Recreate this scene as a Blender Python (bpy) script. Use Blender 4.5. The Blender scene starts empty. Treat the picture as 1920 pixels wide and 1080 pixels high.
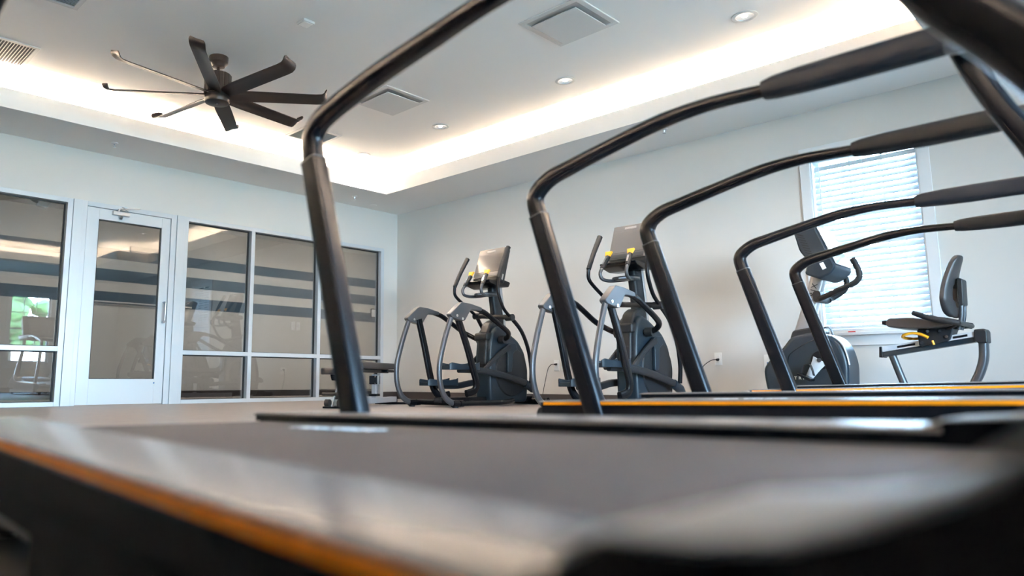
import bpy, bmesh, math, random
from mathutils import Vector, Matrix
random.seed(7)
PI = math.pi
sc = bpy.context.scene
col = sc.collection

# ------------------------------------------------------------------ camera
F_PX = 1356.2
cam_data = bpy.data.cameras.new('camera')
cam_data.sensor_width = 36.0
cam_data.lens = F_PX / 1920 * 36
cam_data.shift_x = 167.7 / 1920
cam_data.shift_y = -23.0 / 1920
cam_data.clip_start = 0.01
cam_data.dof.use_dof = True
cam_data.dof.focus_distance = 6.6
cam_data.dof.aperture_fstop = 1.9
cam = bpy.data.objects.new('camera', cam_data)
col.objects.link(cam)
YAW, PIT = math.radians(136.808), math.radians(8.277)
fw = Vector((math.cos(YAW) * math.cos(PIT), math.sin(YAW) * math.cos(PIT), math.sin(PIT)))
rt = Vector((math.sin(YAW), -math.cos(YAW), 0))
up = rt.cross(fw)
m4 = Matrix((rt, up, -fw)).transposed().to_4x4()
m4.translation = Vector((0, 0, 0.26))
cam.matrix_world = m4
sc.camera = cam

# ------------------------------------------------------------------ world, light, exposure
SKY = 31.0
COVE = 330.0
world = bpy.data.worlds.new('world')
sc.world = world
world.use_nodes = True
wn = world.node_tree
wn.nodes.clear()
w_out = wn.nodes.new('ShaderNodeOutputWorld')
w_bg = wn.nodes.new('ShaderNodeBackground')
w_tc = wn.nodes.new('ShaderNodeTexCoord')
w_sep = wn.nodes.new('ShaderNodeSeparateXYZ')
w_ramp = wn.nodes.new('ShaderNodeValToRGB')
w_ramp.color_ramp.elements[0].position = 0.0
w_ramp.color_ramp.elements[0].color = (0.62, 0.82, 1.0, 1)
w_ramp.color_ramp.elements[1].position = 0.6
w_ramp.color_ramp.elements[1].color = (0.34, 0.62, 1.0, 1)
w_bg.inputs['Strength'].default_value = SKY
wn.links.new(w_tc.outputs['Generated'], w_sep.inputs[0])
wn.links.new(w_sep.outputs['Z'], w_ramp.inputs[0])
wn.links.new(w_ramp.outputs[0], w_bg.inputs['Color'])
wn.links.new(w_bg.outputs[0], w_out.inputs[0])
sc.view_settings.view_transform = 'Standard'
sc.view_settings.look = 'None'
sc.view_settings.exposure = 1.85
sc.view_settings.gamma = 1.0
sc.view_settings.use_curve_mapping = False
sc.cycles.use_denoising = True
sc.cycles.max_bounces = 10
sc.cycles.diffuse_bounces = 6
sc.cycles.glossy_bounces = 5
sc.cycles.transparent_max_bounces = 16
sc.cycles.sample_clamp_indirect = 8.0
sc.cycles.caustics_reflective = False
sc.cycles.caustics_refractive = False


def portal(name, loc, rot, sx, sy):
    d = bpy.data.lights.new(name, 'AREA')
    d.shape = 'RECTANGLE'
    d.size, d.size_y = sx, sy
    d.cycles.is_portal = True
    o = bpy.data.objects.new(name, d)
    o.location, o.rotation_euler = loc, rot
    col.objects.link(o)
    return o


ROOM_X, ROOM_Y = 2.9, -2.4          # far ends of the gym behind the camera
WALL_X, WALL_Y = -8.1, 7.08         # glazed wall and window wall
SOFFIT, CEIL = 2.76, 3.15
WZ0, WZ1 = 0.70, 2.32
EAST_WINDOWS = [(4.60, 5.50, 0.70, 2.32), (2.05, 4.15, 0.30, 2.50), (0.45, 1.75, 0.30, 2.50)]  # first shows mirrored in the partition; other two unseen, added and enlarged for daylight
for a, b, z0, z1 in EAST_WINDOWS:
    portal('window_light', (ROOM_X + 0.17, (a + b) / 2, (z0 + z1) / 2), (0, PI / 2, 0), z1 - z0, b - a)
portal('window_light', (-1.86, WALL_Y + 0.17, 1.5), (PI / 2, 0, 0), 0.84, 1.65)

# ------------------------------------------------------------------ materials


def mat(name, color, rough=0.5, metal=0.0, spec=0.5, coat=0.0, emit=None, estr=0.0, noise=None, bump=None, trans=0.0):
    m = bpy.data.materials.new(name)
    m.use_nodes = True
    nt = m.node_tree
    b = nt.nodes['Principled BSDF']
    c = tuple(color) + (1,)
    b.inputs['Base Color'].default_value = c
    b.inputs['Roughness'].default_value = rough
    b.inputs['Metallic'].default_value = metal
    b.inputs['Specular IOR Level'].default_value = spec
    b.inputs['Coat Weight'].default_value = coat
    if emit:
        b.inputs['Emission Color'].default_value = tuple(emit) + (1,)
        b.inputs['Emission Strength'].default_value = estr
    if noise:
        scale, amt = noise
        tc = nt.nodes.new('ShaderNodeTexCoord')
        n = nt.nodes.new('ShaderNodeTexNoise')
        n.inputs['Scale'].default_value = scale
        n.inputs['Detail'].default_value = 4
        r = nt.nodes.new('ShaderNodeValToRGB')
        r.color_ramp.elements[0].position = 0.3
        r.color_ramp.elements[1].position = 0.7
        r.color_ramp.elements[0].color = tuple(x * (1 - amt) for x in color) + (1,)
        r.color_ramp.elements[1].color = tuple(min(1, x * (1 + amt)) for x in color) + (1,)
        nt.links.new(tc.outputs['Object'], n.inputs['Vector'])
        nt.links.new(n.outputs['Fac'], r.inputs[0])
        nt.links.new(r.outputs[0], b.inputs['Base Color'])
    if bump:
        scale, strength = bump
        tc = nt.nodes.new('ShaderNodeTexCoord')
        n = nt.nodes.new('ShaderNodeTexNoise')
        n.inputs['Scale'].default_value = scale
        n.inputs['Detail'].default_value = 3
        bp = nt.nodes.new('ShaderNodeBump')
        bp.inputs['Strength'].default_value = strength
        bp.inputs['Distance'].default_value = 0.002
        nt.links.new(tc.outputs['Object'], n.inputs['Vector'])
        nt.links.new(n.outputs['Fac'], bp.inputs['Height'])
        nt.links.new(bp.outputs[0], b.inputs['Normal'])
    return m


M = {}
M['wall'] = mat('wall_paint', (0.71, 0.685, 0.65), 0.75, bump=(260, 0.12))
M['dim_wall'] = mat('light_dimming_dark', (0.09, 0.093, 0.10), 0.7)  # dark tone invented so the unseen wall throws back little light
M['ceiling'] = mat('ceiling_paint', (0.84, 0.84, 0.83), 0.85)
M['floor'] = mat('floor_vinyl', (0.36, 0.31, 0.28), 0.42, noise=(9, 0.06))
M['baseboard'] = mat('baseboard_vinyl', (0.055, 0.045, 0.045), 0.45)
M['blue'] = mat('blue_stripe_paint', (0.050, 0.095, 0.145), 0.6)
M['alu'] = mat('white_aluminium', (0.62, 0.645, 0.67), 0.35, metal=0.15)
M['gasket'] = mat('black_gasket', (0.012, 0.012, 0.013), 0.6)
M['trim'] = mat('white_trim', (0.78, 0.79, 0.80), 0.45)
M['steel'] = mat('satin_steel', (0.55, 0.55, 0.56), 0.28, metal=1.0)
M['reflector'] = mat('downlight_reflector', (0.80, 0.84, 0.90), 0.22, metal=0.8)
M['chrome'] = mat('chrome', (0.8, 0.8, 0.82), 0.12, metal=1.0)
M['bronze'] = mat('fan_bronze', (0.026, 0.019, 0.017), 0.38, metal=0.3)
M['grille'] = mat('vent_white', (0.62, 0.63, 0.63), 0.5)
M['ventdark'] = mat('vent_dark', (0.08, 0.085, 0.09), 0.8)
M['ventgray'] = mat('vent_louvre', (0.42, 0.42, 0.43), 0.5)
M['black'] = mat('black_powder_coat', (0.005, 0.0055, 0.007), 0.25, spec=0.2)
M['matte_black'] = mat('matte_black_panel', (0.004, 0.0045, 0.006), 0.7, spec=0.06)
M['rubber'] = mat('black_rubber', (0.010, 0.010, 0.011), 0.6, spec=0.3)
M['grip'] = mat('grip_rubber', (0.006, 0.008, 0.012), 0.5, spec=0.25, bump=(500, 0.15))
M['plastic'] = mat('charcoal_plastic', (0.014, 0.016, 0.019), 0.42, spec=0.22)
M['plastic2'] = mat('dark_blue_gray_plastic', (0.012, 0.021, 0.030), 0.34, spec=0.25)
M['matte_plastic'] = mat('matte_blue_black_plastic', (0.016, 0.024, 0.034), 0.6, spec=0.2)
M['gun'] = mat('gunmetal_paint', (0.075, 0.078, 0.086), 0.36, metal=0.5)
M['side_rail'] = mat('satin_side_rail', (0.28, 0.262, 0.25), 0.27, metal=0.45)
M['cover'] = mat('satin_gray_cover', (0.46, 0.47, 0.49), 0.42)
M['orange'] = mat('orange_stripe', (0.86, 0.27, 0.004), 0.5, spec=0.15)
M['yellow'] = mat('amber_button', (0.95, 0.42, 0.02), 0.4)
M['silver'] = mat('silver_paint', (0.42, 0.41, 0.41), 0.32, metal=0.6)
M['alurail'] = mat('anodised_rail', (0.62, 0.64, 0.67), 0.35, metal=0.2)
M['lightsteel'] = mat('bench_silver', (0.50, 0.53, 0.57), 0.35, metal=0.5)
M['pad'] = mat('black_vinyl_pad', (0.030, 0.026, 0.026), 0.45, bump=(300, 0.1))
M['screen'] = mat('glass_screen_cove_tint', (0.17, 0.155, 0.145), 0.14, coat=0.5)  # base lifted to warm grey in place of the cove's reflection
M['white'] = mat('white_label', (0.80, 0.80, 0.80), 0.5)
M['blank'] = mat('white_plate', (0.90, 0.89, 0.87), 0.4)
M['red'] = mat('red_label', (0.6, 0.05, 0.04), 0.5)
M['bluemark'] = mat('blue_mark', (0.03, 0.13, 0.35), 0.5)
M['cove'] = mat('led_strip', (1, 1, 1), 0.5, emit=(1.0, 0.76, 0.56), estr=COVE)
M['warm'] = mat('warm_lamp', (1, 1, 1), 0.5, emit=(1.0, 0.90, 0.80), estr=60.0)
M['lamp_on'] = mat('downlight_lamp', (1, 1, 1), 0.5, emit=(1.0, 0.93, 0.86), estr=3.0)
M['leaf'] = mat('tree_leaves', (0.10, 0.21, 0.05), 0.6, noise=(3, 0.5))
M['bark'] = mat('bark', (0.10, 0.07, 0.05), 0.9)
M['lawn'] = mat('lawn', (0.16, 0.18, 0.11), 0.9, noise=(2, 0.3))
M['pave'] = mat('pavement', (0.45, 0.45, 0.44), 0.9, noise=(5, 0.1))


def belt_material():
    m = mat('treadmill_belt', (0.050, 0.045, 0.043), 0.6, spec=0.25)
    nt = m.node_tree
    b = nt.nodes['Principled BSDF']
    tc = nt.nodes.new('ShaderNodeTexCoord')
    v = nt.nodes.new('ShaderNodeTexVoronoi')
    v.inputs['Scale'].default_value = 260
    bp = nt.nodes.new('ShaderNodeBump')
    bp.inputs['Strength'].default_value = 0.35
    bp.inputs['Distance'].default_value = 0.001
    nt.links.new(tc.outputs['Object'], v.inputs['Vector'])
    nt.links.new(v.outputs['Distance'], bp.inputs['Height'])
    nt.links.new(bp.outputs[0], b.inputs['Normal'])
    return m


M['belt'] = belt_material()


def glass_material(name, tint, boost=2.0):
    m = bpy.data.materials.new(name)
    m.use_nodes = True
    nt = m.node_tree
    nt.nodes.clear()
    out = nt.nodes.new('ShaderNodeOutputMaterial')
    tr = nt.nodes.new('ShaderNodeBsdfTransparent')
    tr.inputs[0].default_value = tint + (1,)
    gl = nt.nodes.new('ShaderNodeBsdfGlossy')
    gl.inputs['Roughness'].default_value = 0.0
    gl.inputs[0].default_value = (1, 1, 1, 1)
    fr = nt.nodes.new('ShaderNodeFresnel')
    fr.inputs['IOR'].default_value = 1.5
    mu = nt.nodes.new('ShaderNodeMath')
    mu.operation = 'MULTIPLY'
    mu.use_clamp = True
    mu.inputs[1].default_value = boost
    mx = nt.nodes.new('ShaderNodeMixShader')
    nt.links.new(fr.outputs[0], mu.inputs[0])
    nt.links.new(mu.outputs[0], mx.inputs[0])
    nt.links.new(tr.outputs[0], mx.inputs[1])
    nt.links.new(gl.outputs[0], mx.inputs[2])
    nt.links.new(mx.outputs[0], out.inputs[0])
    return m


M['glass'] = glass_material('storefront_glass', (0.60, 0.62, 0.63), 2.0)
M['clear'] = glass_material('window_glass', (0.92, 0.95, 0.96), 1.5)


def slat_material():
    m = bpy.data.materials.new('blind_slat')
    m.use_nodes = True
    nt = m.node_tree
    nt.nodes.clear()
    out = nt.nodes.new('ShaderNodeOutputMaterial')
    d = nt.nodes.new('ShaderNodeBsdfDiffuse')
    d.inputs[0].default_value = (0.60, 0.64, 0.68, 1)
    t = nt.nodes.new('ShaderNodeBsdfTranslucent')
    t.inputs[0].default_value = (0.8, 0.85, 0.9, 1)
    mx = nt.nodes.new('ShaderNodeMixShader')
    mx.inputs[0].default_value = 0.03
    nt.links.new(d.outputs[0], mx.inputs[1])
    nt.links.new(t.outputs[0], mx.inputs[2])
    nt.links.new(mx.outputs[0], out.inputs[0])
    return m


M['slat'] = slat_material()

# ------------------------------------------------------------------ mesh helpers


def finish(name, bm, m, parent=None, origin=(0, 0, 0), bevel=0.0, segs=2, smooth=True, angle=35):
    """Link a bmesh as one object; coordinates given are moved so that ORIGIN is the parent's place."""
    if origin != (0, 0, 0):
        bmesh.ops.translate(bm, verts=bm.verts, vec=-Vector(origin))
    bmesh.ops.recalc_face_normals(bm, faces=bm.faces)
    me = bpy.data.meshes.new(name)
    bm.to_mesh(me)
    bm.free()
    if smooth:
        me.shade_smooth()
        me.set_sharp_from_angle(angle=math.radians(angle))
    if isinstance(m, str):
        m = M[m]
    me.materials.append(m)
    o = bpy.data.objects.new(name, me)
    col.objects.link(o)
    if parent:
        o.parent = parent
    if bevel > 0:
        bv = o.modifiers.new('bevel', 'BEVEL')
        bv.width = bevel
        bv.segments = segs
        bv.limit_method = 'ANGLE'
        bv.angle_limit = math.radians(40)
        bv.harden_normals = False
    return o


def box(bm, x0, x1, y0, y1, z0, z1):
    vs = [bm.verts.new(p) for p in ((x0, y0, z0), (x1, y0, z0), (x1, y1, z0), (x0, y1, z0), (x0, y0, z1), (x1, y0, z1), (x1, y1, z1), (x0, y1, z1))]
    for f in ((0, 3, 2, 1), (4, 5, 6, 7), (0, 1, 5, 4), (1, 2, 6, 5), (2, 3, 7, 6), (3, 0, 4, 7)):
        bm.faces.new([vs[i] for i in f])
    return vs


def B(*a):
    bm = bmesh.new()
    box(bm, *a)
    return bm


def obox(bm, c, size, rot=None):
    """Box of SIZE centred on C, turned by the 3x3 matrix ROT."""
    s = [v / 2 for v in size]
    vs = box(bm, -s[0], s[0], -s[1], s[1], -s[2], s[2])
    for v in vs:
        co = v.co if rot is None else rot @ v.co
        v.co = co + Vector(c)


def catmull(pts, n=6):
    pts = [Vector(p) for p in pts]
    out = []
    for i in range(len(pts) - 1):
        p0 = pts[max(i - 1, 0)]
        p1, p2 = pts[i], pts[i + 1]
        p3 = pts[min(i + 2, len(pts) - 1)]
        a, b, c, d = p0, p1, p2, p3
        # centripetal-ish: uniform with damping
        for k in range(n):
            t = k / n
            m1 = (c - a) * 0.5
            m2 = (d - b) * 0.5
            L = (c - b).length
            if m1.length > L:
                m1 *= L / m1.length
            if m2.length > L:
                m2 *= L / m2.length
            t2, t3 = t * t, t * t * t
            out.append(b * (2 * t3 - 3 * t2 + 1) + m1 * (t3 - 2 * t2 + t) + c * (-2 * t3 + 3 * t2) + m2 * (t3 - t2))
    out.append(pts[-1])
    return out


def tube(bm, pts, r, n=14, smooth=6, side=None, sq=2.0, caps=True):
    """Sweep. r: radius, (w, h) or a list with one per control point. SIDE: the direction of w; sq: superellipse exponent."""
    k = len(pts)
    rs = r if isinstance(r, list) else [r] * k
    rs = [(q, q) if not isinstance(q, tuple) else q for q in rs]
    path = catmull(pts, smooth) if smooth > 1 and k > 2 else [Vector(p) for p in pts]
    m = len(path)
    rings = []
    prev = None
    for i, p in enumerate(path):
        tg = (path[min(i + 1, m - 1)] - path[max(i - 1, 0)]).normalized()
        if side is not None:
            w = Vector(side)
            w = (w - tg * w.dot(tg))
            w = w.normalized() if w.length > 1e-4 else tg.orthogonal().normalized()
        else:
            w = tg.orthogonal().normalized() if prev is None else (prev - tg * prev.dot(tg)).normalized()
        prev = w
        h = tg.cross(w)
        f = i / (m - 1) * (k - 1)
        j = min(int(f), k - 2)
        u = f - j
        a = rs[j][0] * (1 - u) + rs[j + 1][0] * u
        b = rs[j][1] * (1 - u) + rs[j + 1][1] * u
        ring = []
        for q in range(n):
            t = 2 * PI * (q + 0.5) / n
            c, s = math.cos(t), math.sin(t)
            cx = math.copysign(abs(c) ** (2 / sq), c)
            sx = math.copysign(abs(s) ** (2 / sq), s)
            ring.append(bm.verts.new(p + w * (a * cx) + h * (b * sx)))
        rings.append(ring)
    for i in range(m - 1):
        for q in range(n):
            bm.faces.new((rings[i][q], rings[i][(q + 1) % n], rings[i + 1][(q + 1) % n], rings[i + 1][q]))
    if caps:
        bm.faces.new(rings[0][::-1])
        bm.faces.new(rings[-1])


def T(*a, **k):
    bm = bmesh.new()
    tube(bm, *a, **k)
    return bm


def cyl(bm, a, b, r, n=24, r2=None):
    tube(bm, [a, b], [r, r if r2 is None else r2], n=n, smooth=1)


def CY(a, b, r, n=24, r2=None):
    bm = bmesh.new()
    cyl(bm, a, b, r, n, r2)
    return bm


def prism(bm, poly, axis, a, b):
    """Outline POLY extruded along AXIS from a to b. axis 0: poly=(y,z); 1: (x,z); 2: (x,y)."""
    def P(u, v, w):
        return {0: (w, u, v), 1: (u, w, v), 2: (u, v, w)}[axis]
    A = [bm.verts.new(P(u, v, a)) for u, v in poly]
    Bv = [bm.verts.new(P(u, v, b)) for u, v in poly]
    n = len(poly)
    bm.faces.new(A)
    bm.faces.new(Bv[::-1])
    for i in range(n):
        bm.faces.new((A[i], Bv[i], Bv[(i + 1) % n], A[(i + 1) % n]))


def PR(poly, axis, a, b):
    bm = bmesh.new()
    prism(bm, poly, axis, a, b)
    return bm


def lathe(bm, prof, c, n=32, loop=False):
    """Profile (r, z) turned about the vertical through c."""
    rings = []
    for r, z in prof:
        rings.append([bm.verts.new((c[0] + max(r, 1e-4) * math.cos(2 * PI * q / n), c[1] + max(r, 1e-4) * math.sin(2 * PI * q / n), c[2] + z)) for q in range(n)])
    for i in range(len(rings) - 1):
        for q in range(n):
            bm.faces.new((rings[i][q], rings[i][(q + 1) % n], rings[i + 1][(q + 1) % n], rings[i + 1][q]))
    if loop:
        for q in range(n):
            bm.faces.new((rings[-1][q], rings[-1][(q + 1) % n], rings[0][(q + 1) % n], rings[0][q]))
        return
    bm.faces.new(rings[0][::-1])
    bm.faces.new(rings[-1])


def loft(bm, sections, caps=True):
    rings = [[bm.verts.new(p) for p in s] for s in sections]
    n = len(rings[0])
    for i in range(len(rings) - 1):
        for q in range(n):
            bm.faces.new((rings[i][q], rings[i][(q + 1) % n], rings[i + 1][(q + 1) % n], rings[i + 1][q]))
    if caps:
        bm.faces.new(rings[0][::-1])
        bm.faces.new(rings[-1])


def rounded(poly, r=0.03, n=4):
    """Round the corners of a 2D outline."""
    out = []
    k = len(poly)
    for i in range(k):
        p0, p1, p2 = Vector(poly[i - 1]), Vector(poly[i]), Vector(poly[(i + 1) % k])
        a, b = (p0 - p1), (p2 - p1)
        d = min(r, a.length * 0.45, b.length * 0.45)
        a, b = p1 + a.normalized() * d, p1 + b.normalized() * d
        for j in range(n + 1):
            t = j / n
            q = a * (1 - t) ** 2 + p1 * 2 * t * (1 - t) + b * t * t
            out.append((q.x, q.y))
    return out


def text_mesh(name, body, size, m, parent, matrix, space=1.0, align='CENTER'):
    cu = bpy.data.curves.new(name, 'FONT')
    cu.body = body
    cu.size = size
    cu.extrude = 0.0006
    cu.align_x = align
    cu.align_y = 'CENTER'
    cu.space_character = space
    cu.resolution_u = 3
    tmp = bpy.data.objects.new('text_tmp', cu)
    col.objects.link(tmp)
    me = bpy.data.meshes.new_from_object(tmp.evaluated_get(bpy.context.evaluated_depsgraph_get()))
    bpy.data.objects.remove(tmp)
    me.transform(matrix)
    me.materials.clear()
    me.materials.append(M[m])
    me.name = name
    o = bpy.data.objects.new(name, me)
    col.objects.link(o)
    if parent:
        o.parent = parent
    return o


def axes(x, y, loc):
    """4x4 that takes text-plane x, y axes to the directions given."""
    x, y = Vector(x).normalized(), Vector(y).normalized()
    mm = Matrix((x, y, x.cross(y))).transposed().to_4x4()
    mm.translation = Vector(loc)
    return mm


def thing(name, label, cat, loc=(0, 0, 0), group=None):
    o = bpy.data.objects.new(name, None)
    o.empty_display_size = 0.1
    o.location = loc
    col.objects.link(o)
    return tag(o, label, cat, group)


def tag(o, label, cat, group=None):
    o['label'] = label
    o['category'] = cat
    if group:
        o['group'] = group
    return o


def struct(o, label=None):
    o['kind'] = 'structure'
    if label:
        o['label'] = label
    return o


# ------------------------------------------------------------------ the room
BACK_X = -11.2
NORTH = 9.3
struct(finish('floor', B(BACK_X - 0.1, ROOM_X + 0.15, ROOM_Y - 0.15, NORTH + 0.2, -0.1, 0.0), 'floor', smooth=False), 'taupe vinyl gym floor')


def wall_with_holes(name, axis, plane, thick, a0, a1, z0, z1, holes, m='wall', label=None):
    """axis 0: wall at x=plane running in y; axis 1: wall at y=plane running in x. Holes: (a, b, za, zb)."""
    bm = bmesh.new()
    cuts = sorted(set([a0, a1] + [h[0] for h in holes] + [h[1] for h in holes]))
    p0, p1 = sorted((plane, plane + thick))
    for u, v in zip(cuts[:-1], cuts[1:]):
        hs = sorted([h for h in holes if h[0] <= u + 1e-6 and h[1] >= v - 1e-6], key=lambda h: h[2])
        z = z0
        spans = []
        for h in hs:
            if h[2] > z + 1e-5:
                spans.append((z, h[2]))
            z = h[3]
        if z < z1 - 1e-5:
            spans.append((z, z1))
        for s, e in spans:
            if axis == 0:
                box(bm, p0, p1, u, v, s, e)
            else:
                box(bm, u, v, p0, p1, s, e)
    return struct(finish(name, bm, m, smooth=False), label)


SF_Y0, SF_Y1, SF_Z = 0.20, 6.81, 2.20
wall_with_holes('wall_left', 0, WALL_X, -0.12, ROOM_Y, NORTH, 0, CEIL + 0.1, [(SF_Y0, SF_Y1, 0, SF_Z)], label='greige wall above the glazed partition')
WIN = (-2.28, -1.44, 0.70, 2.32)
wall_with_holes('wall_right', 1, WALL_Y, 0.16, WALL_X, ROOM_X, 0, CEIL + 0.1, [WIN], label='greige wall behind the ellipticals and bike')
wall_with_holes('wall_front', 0, ROOM_X, 0.16, ROOM_Y, WALL_Y + 0.16, 0, CEIL + 0.1, EAST_WINDOWS)
wall_with_holes('wall_back', 1, ROOM_Y, -0.16, WALL_X, ROOM_X, 0, CEIL + 0.1, [], m='dim_wall', label='unseen wall behind the camera, darkened to dim the light from that side')
# room behind the glass
struct(finish('wall_far', B(BACK_X - 0.12, BACK_X, ROOM_Y, NORTH + 0.12, 0, 2.95), 'wall', smooth=False), 'off-white wall of the room behind the glass')
struct(finish('wall_far_right', B(BACK_X, WALL_X, NORTH, NORTH + 0.12, 0, 2.95), 'wall', smooth=False))
struct(finish('wall_far_left', B(BACK_X, WALL_X - 0.12, ROOM_Y, ROOM_Y + 0.12, 0, 2.95), 'wall', smooth=False))
struct(finish('ceiling_far', B(BACK_X, WALL_X - 0.12, ROOM_Y, NORTH, 2.76, 2.9), 'ceiling', smooth=False))
bm = bmesh.new()
for z0, z1 in ((1.42, 1.60), (1.765, 1.945), (2.105, 2.27)):
    box(bm, BACK_X, BACK_X + 0.004, ROOM_Y + 0.12, NORTH, z0, z1)
struct(finish('trim_1', bm, 'blue', smooth=False), 'three painted blue stripes on the wall behind the glass')
# ceiling: flat slab above, soffit ring with lip, coves behind the lip
struct(finish('ceiling', B(WALL_X, ROOM_X, ROOM_Y, WALL_Y, CEIL, CEIL + 0.1), 'ceiling', smooth=False), 'tray ceiling')
TR_X0, TR_Y1 = -7.285, 6.171      # tray edges seen in the photo
TR_XN, TR_YN = -1.10, 5.51        # notch
TR_X1, TR_Y0 = 0.5, -1.5
ring = [(TR_X0, TR_Y0), (TR_X1, TR_Y0), (TR_X1, TR_YN), (TR_XN, TR_YN), (TR_XN, TR_Y1), (TR_X0, TR_Y1)]
bm = bmesh.new()
outer = [(WALL_X, ROOM_Y), (ROOM_X, ROOM_Y), (ROOM_X, WALL_Y), (WALL_X, WALL_Y)]
# soffit shelf, in rectangles
lt = 0.03
for x0, x1, y0, y1 in ((WALL_X, TR_X0 - lt, ROOM_Y, WALL_Y), (TR_X0 - lt, TR_X1 + lt, ROOM_Y, TR_Y0 - lt), (TR_X1 + lt, ROOM_X, ROOM_Y, WALL_Y), (TR_X0 - lt, TR_XN + lt, TR_Y1 + lt, WALL_Y), (TR_XN + lt, TR_X1 + lt, TR_YN + lt, WALL_Y)):
    box(bm, x0, x1, y0, y1, SOFFIT, SOFFIT + 0.04)
struct(finish('ceiling_soffit', bm, 'ceiling', smooth=False), 'lowered ceiling border along the walls')
# lip
LIP = 2.945
lt = 0.03
bm = bmesh.new()
box(bm, TR_X0 - lt, TR_X0, TR_Y0 - lt, TR_Y1 + lt, SOFFIT, LIP)
box(bm, TR_X0, TR_XN, TR_Y1, TR_Y1 + lt, SOFFIT, LIP)
box(bm, TR_XN, TR_XN + lt, TR_YN, TR_Y1 + lt, SOFFIT, LIP)
box(bm, TR_XN + lt, TR_X1 + lt, TR_YN, TR_YN + lt, SOFFIT, LIP)
box(bm, TR_X1, TR_X1 + lt, TR_Y0, TR_YN, SOFFIT, LIP)
box(bm, TR_X0, TR_X1 + lt, TR_Y0 - lt, TR_Y0, SOFFIT, LIP)
struct(finish('trim_2', bm, 'ceiling', smooth=False), 'white lip of the lit ceiling cove')
# cove back walls
cd = 0.42
bm = bmesh.new()
box(bm, TR_X0 - cd - 0.02, TR_X0 - cd, TR_Y0 - cd, TR_Y1 + cd, SOFFIT + 0.04, CEIL)
box(bm, TR_X0 - cd, TR_XN + cd, TR_Y1 + cd, TR_Y1 + cd + 0.02, SOFFIT + 0.04, CEIL)
box(bm, TR_XN + cd, TR_XN + cd + 0.02, TR_YN + cd, TR_Y1 + cd, SOFFIT + 0.04, CEIL)
box(bm, TR_XN + cd, TR_X1 + cd, TR_YN + cd, TR_YN + cd + 0.02, SOFFIT + 0.04, CEIL)
box(bm, TR_X1 + cd, TR_X1 + cd + 0.02, TR_Y0 - cd, TR_YN + cd, SOFFIT + 0.04, CEIL)
box(bm, TR_X0 - cd, TR_X1 + cd, TR_Y0 - cd - 0.02, TR_Y0 - cd, SOFFIT + 0.04, CEIL)
struct(finish('trim_3', bm, 'ceiling', smooth=False), 'back of the lit ceiling cove')


def led(a, b, where):
    bm = bmesh.new()
    z = SOFFIT + 0.045
    (x0, y0), (x1, y1) = a, b
    box(bm, min(x0, x1) - 0.012, max(x0, x1) + 0.012, min(y0, y1) - 0.012, max(y0, y1) + 0.012, z, z + 0.014)
    return tag(finish('led_strip', bm, 'cove', smooth=False), 'warm white LED strip hidden in the ceiling cove %s' % where, 'light strip')


q = 0.14
led((TR_X0 - q, TR_Y0), (TR_X0 - q, TR_Y1), 'above the glazed partition')
led((TR_X0, TR_Y1 + q), (TR_XN + q, TR_Y1 + q), 'along the wall of the ellipticals')
led((TR_XN + q, TR_YN + q), (TR_X1, TR_YN + q), 'above the bike seat')
led((TR_X1 + q, TR_Y0), (TR_X1 + q, TR_YN), 'behind the treadmill consoles')
led((TR_X0, TR_Y0 - q), (TR_X1, TR_Y0 - q), 'on the side behind the nearest treadmill')

# baseboards
BBH = 0.105
struct(finish('baseboard_right', B(WALL_X, ROOM_X, WALL_Y - 0.012, WALL_Y, 0, BBH), 'baseboard', smooth=False))
struct(finish('baseboard_left', B(WALL_X, WALL_X + 0.012, SF_Y1, WALL_Y - 0.012, 0, BBH), 'baseboard', smooth=False))
struct(finish('baseboard_far', B(BACK_X, BACK_X + 0.012, ROOM_Y + 0.12, NORTH, 0, BBH), 'baseboard', smooth=False))
struct(finish('baseboard_far_right', B(BACK_X + 0.012, WALL_X - 0.12, NORTH - 0.012, NORTH, 0, BBH), 'baseboard', smooth=False))
struct(finish('baseboard_front', B(ROOM_X - 0.012, ROOM_X, ROOM_Y, WALL_Y, 0, BBH), 'baseboard', smooth=False))
struct(finish('baseboard_back', B(WALL_X, ROOM_X, ROOM_Y, ROOM_Y + 0.012, 0, BBH), 'baseboard', smooth=False))

# ------------------------------------------------------------------ glazed partition (frames proud of the wall by 1.5 cm)
XF0, XF1 = WALL_X - 0.11, WALL_X + 0.015
XG = WALL_X - 0.065


def frame_rects(rects):
    bm = bmesh.new()
    for y0, y1, z0, z1 in rects:
        box(bm, XF0, XF1, y0, y1, z0, z1)
    return bm


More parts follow.
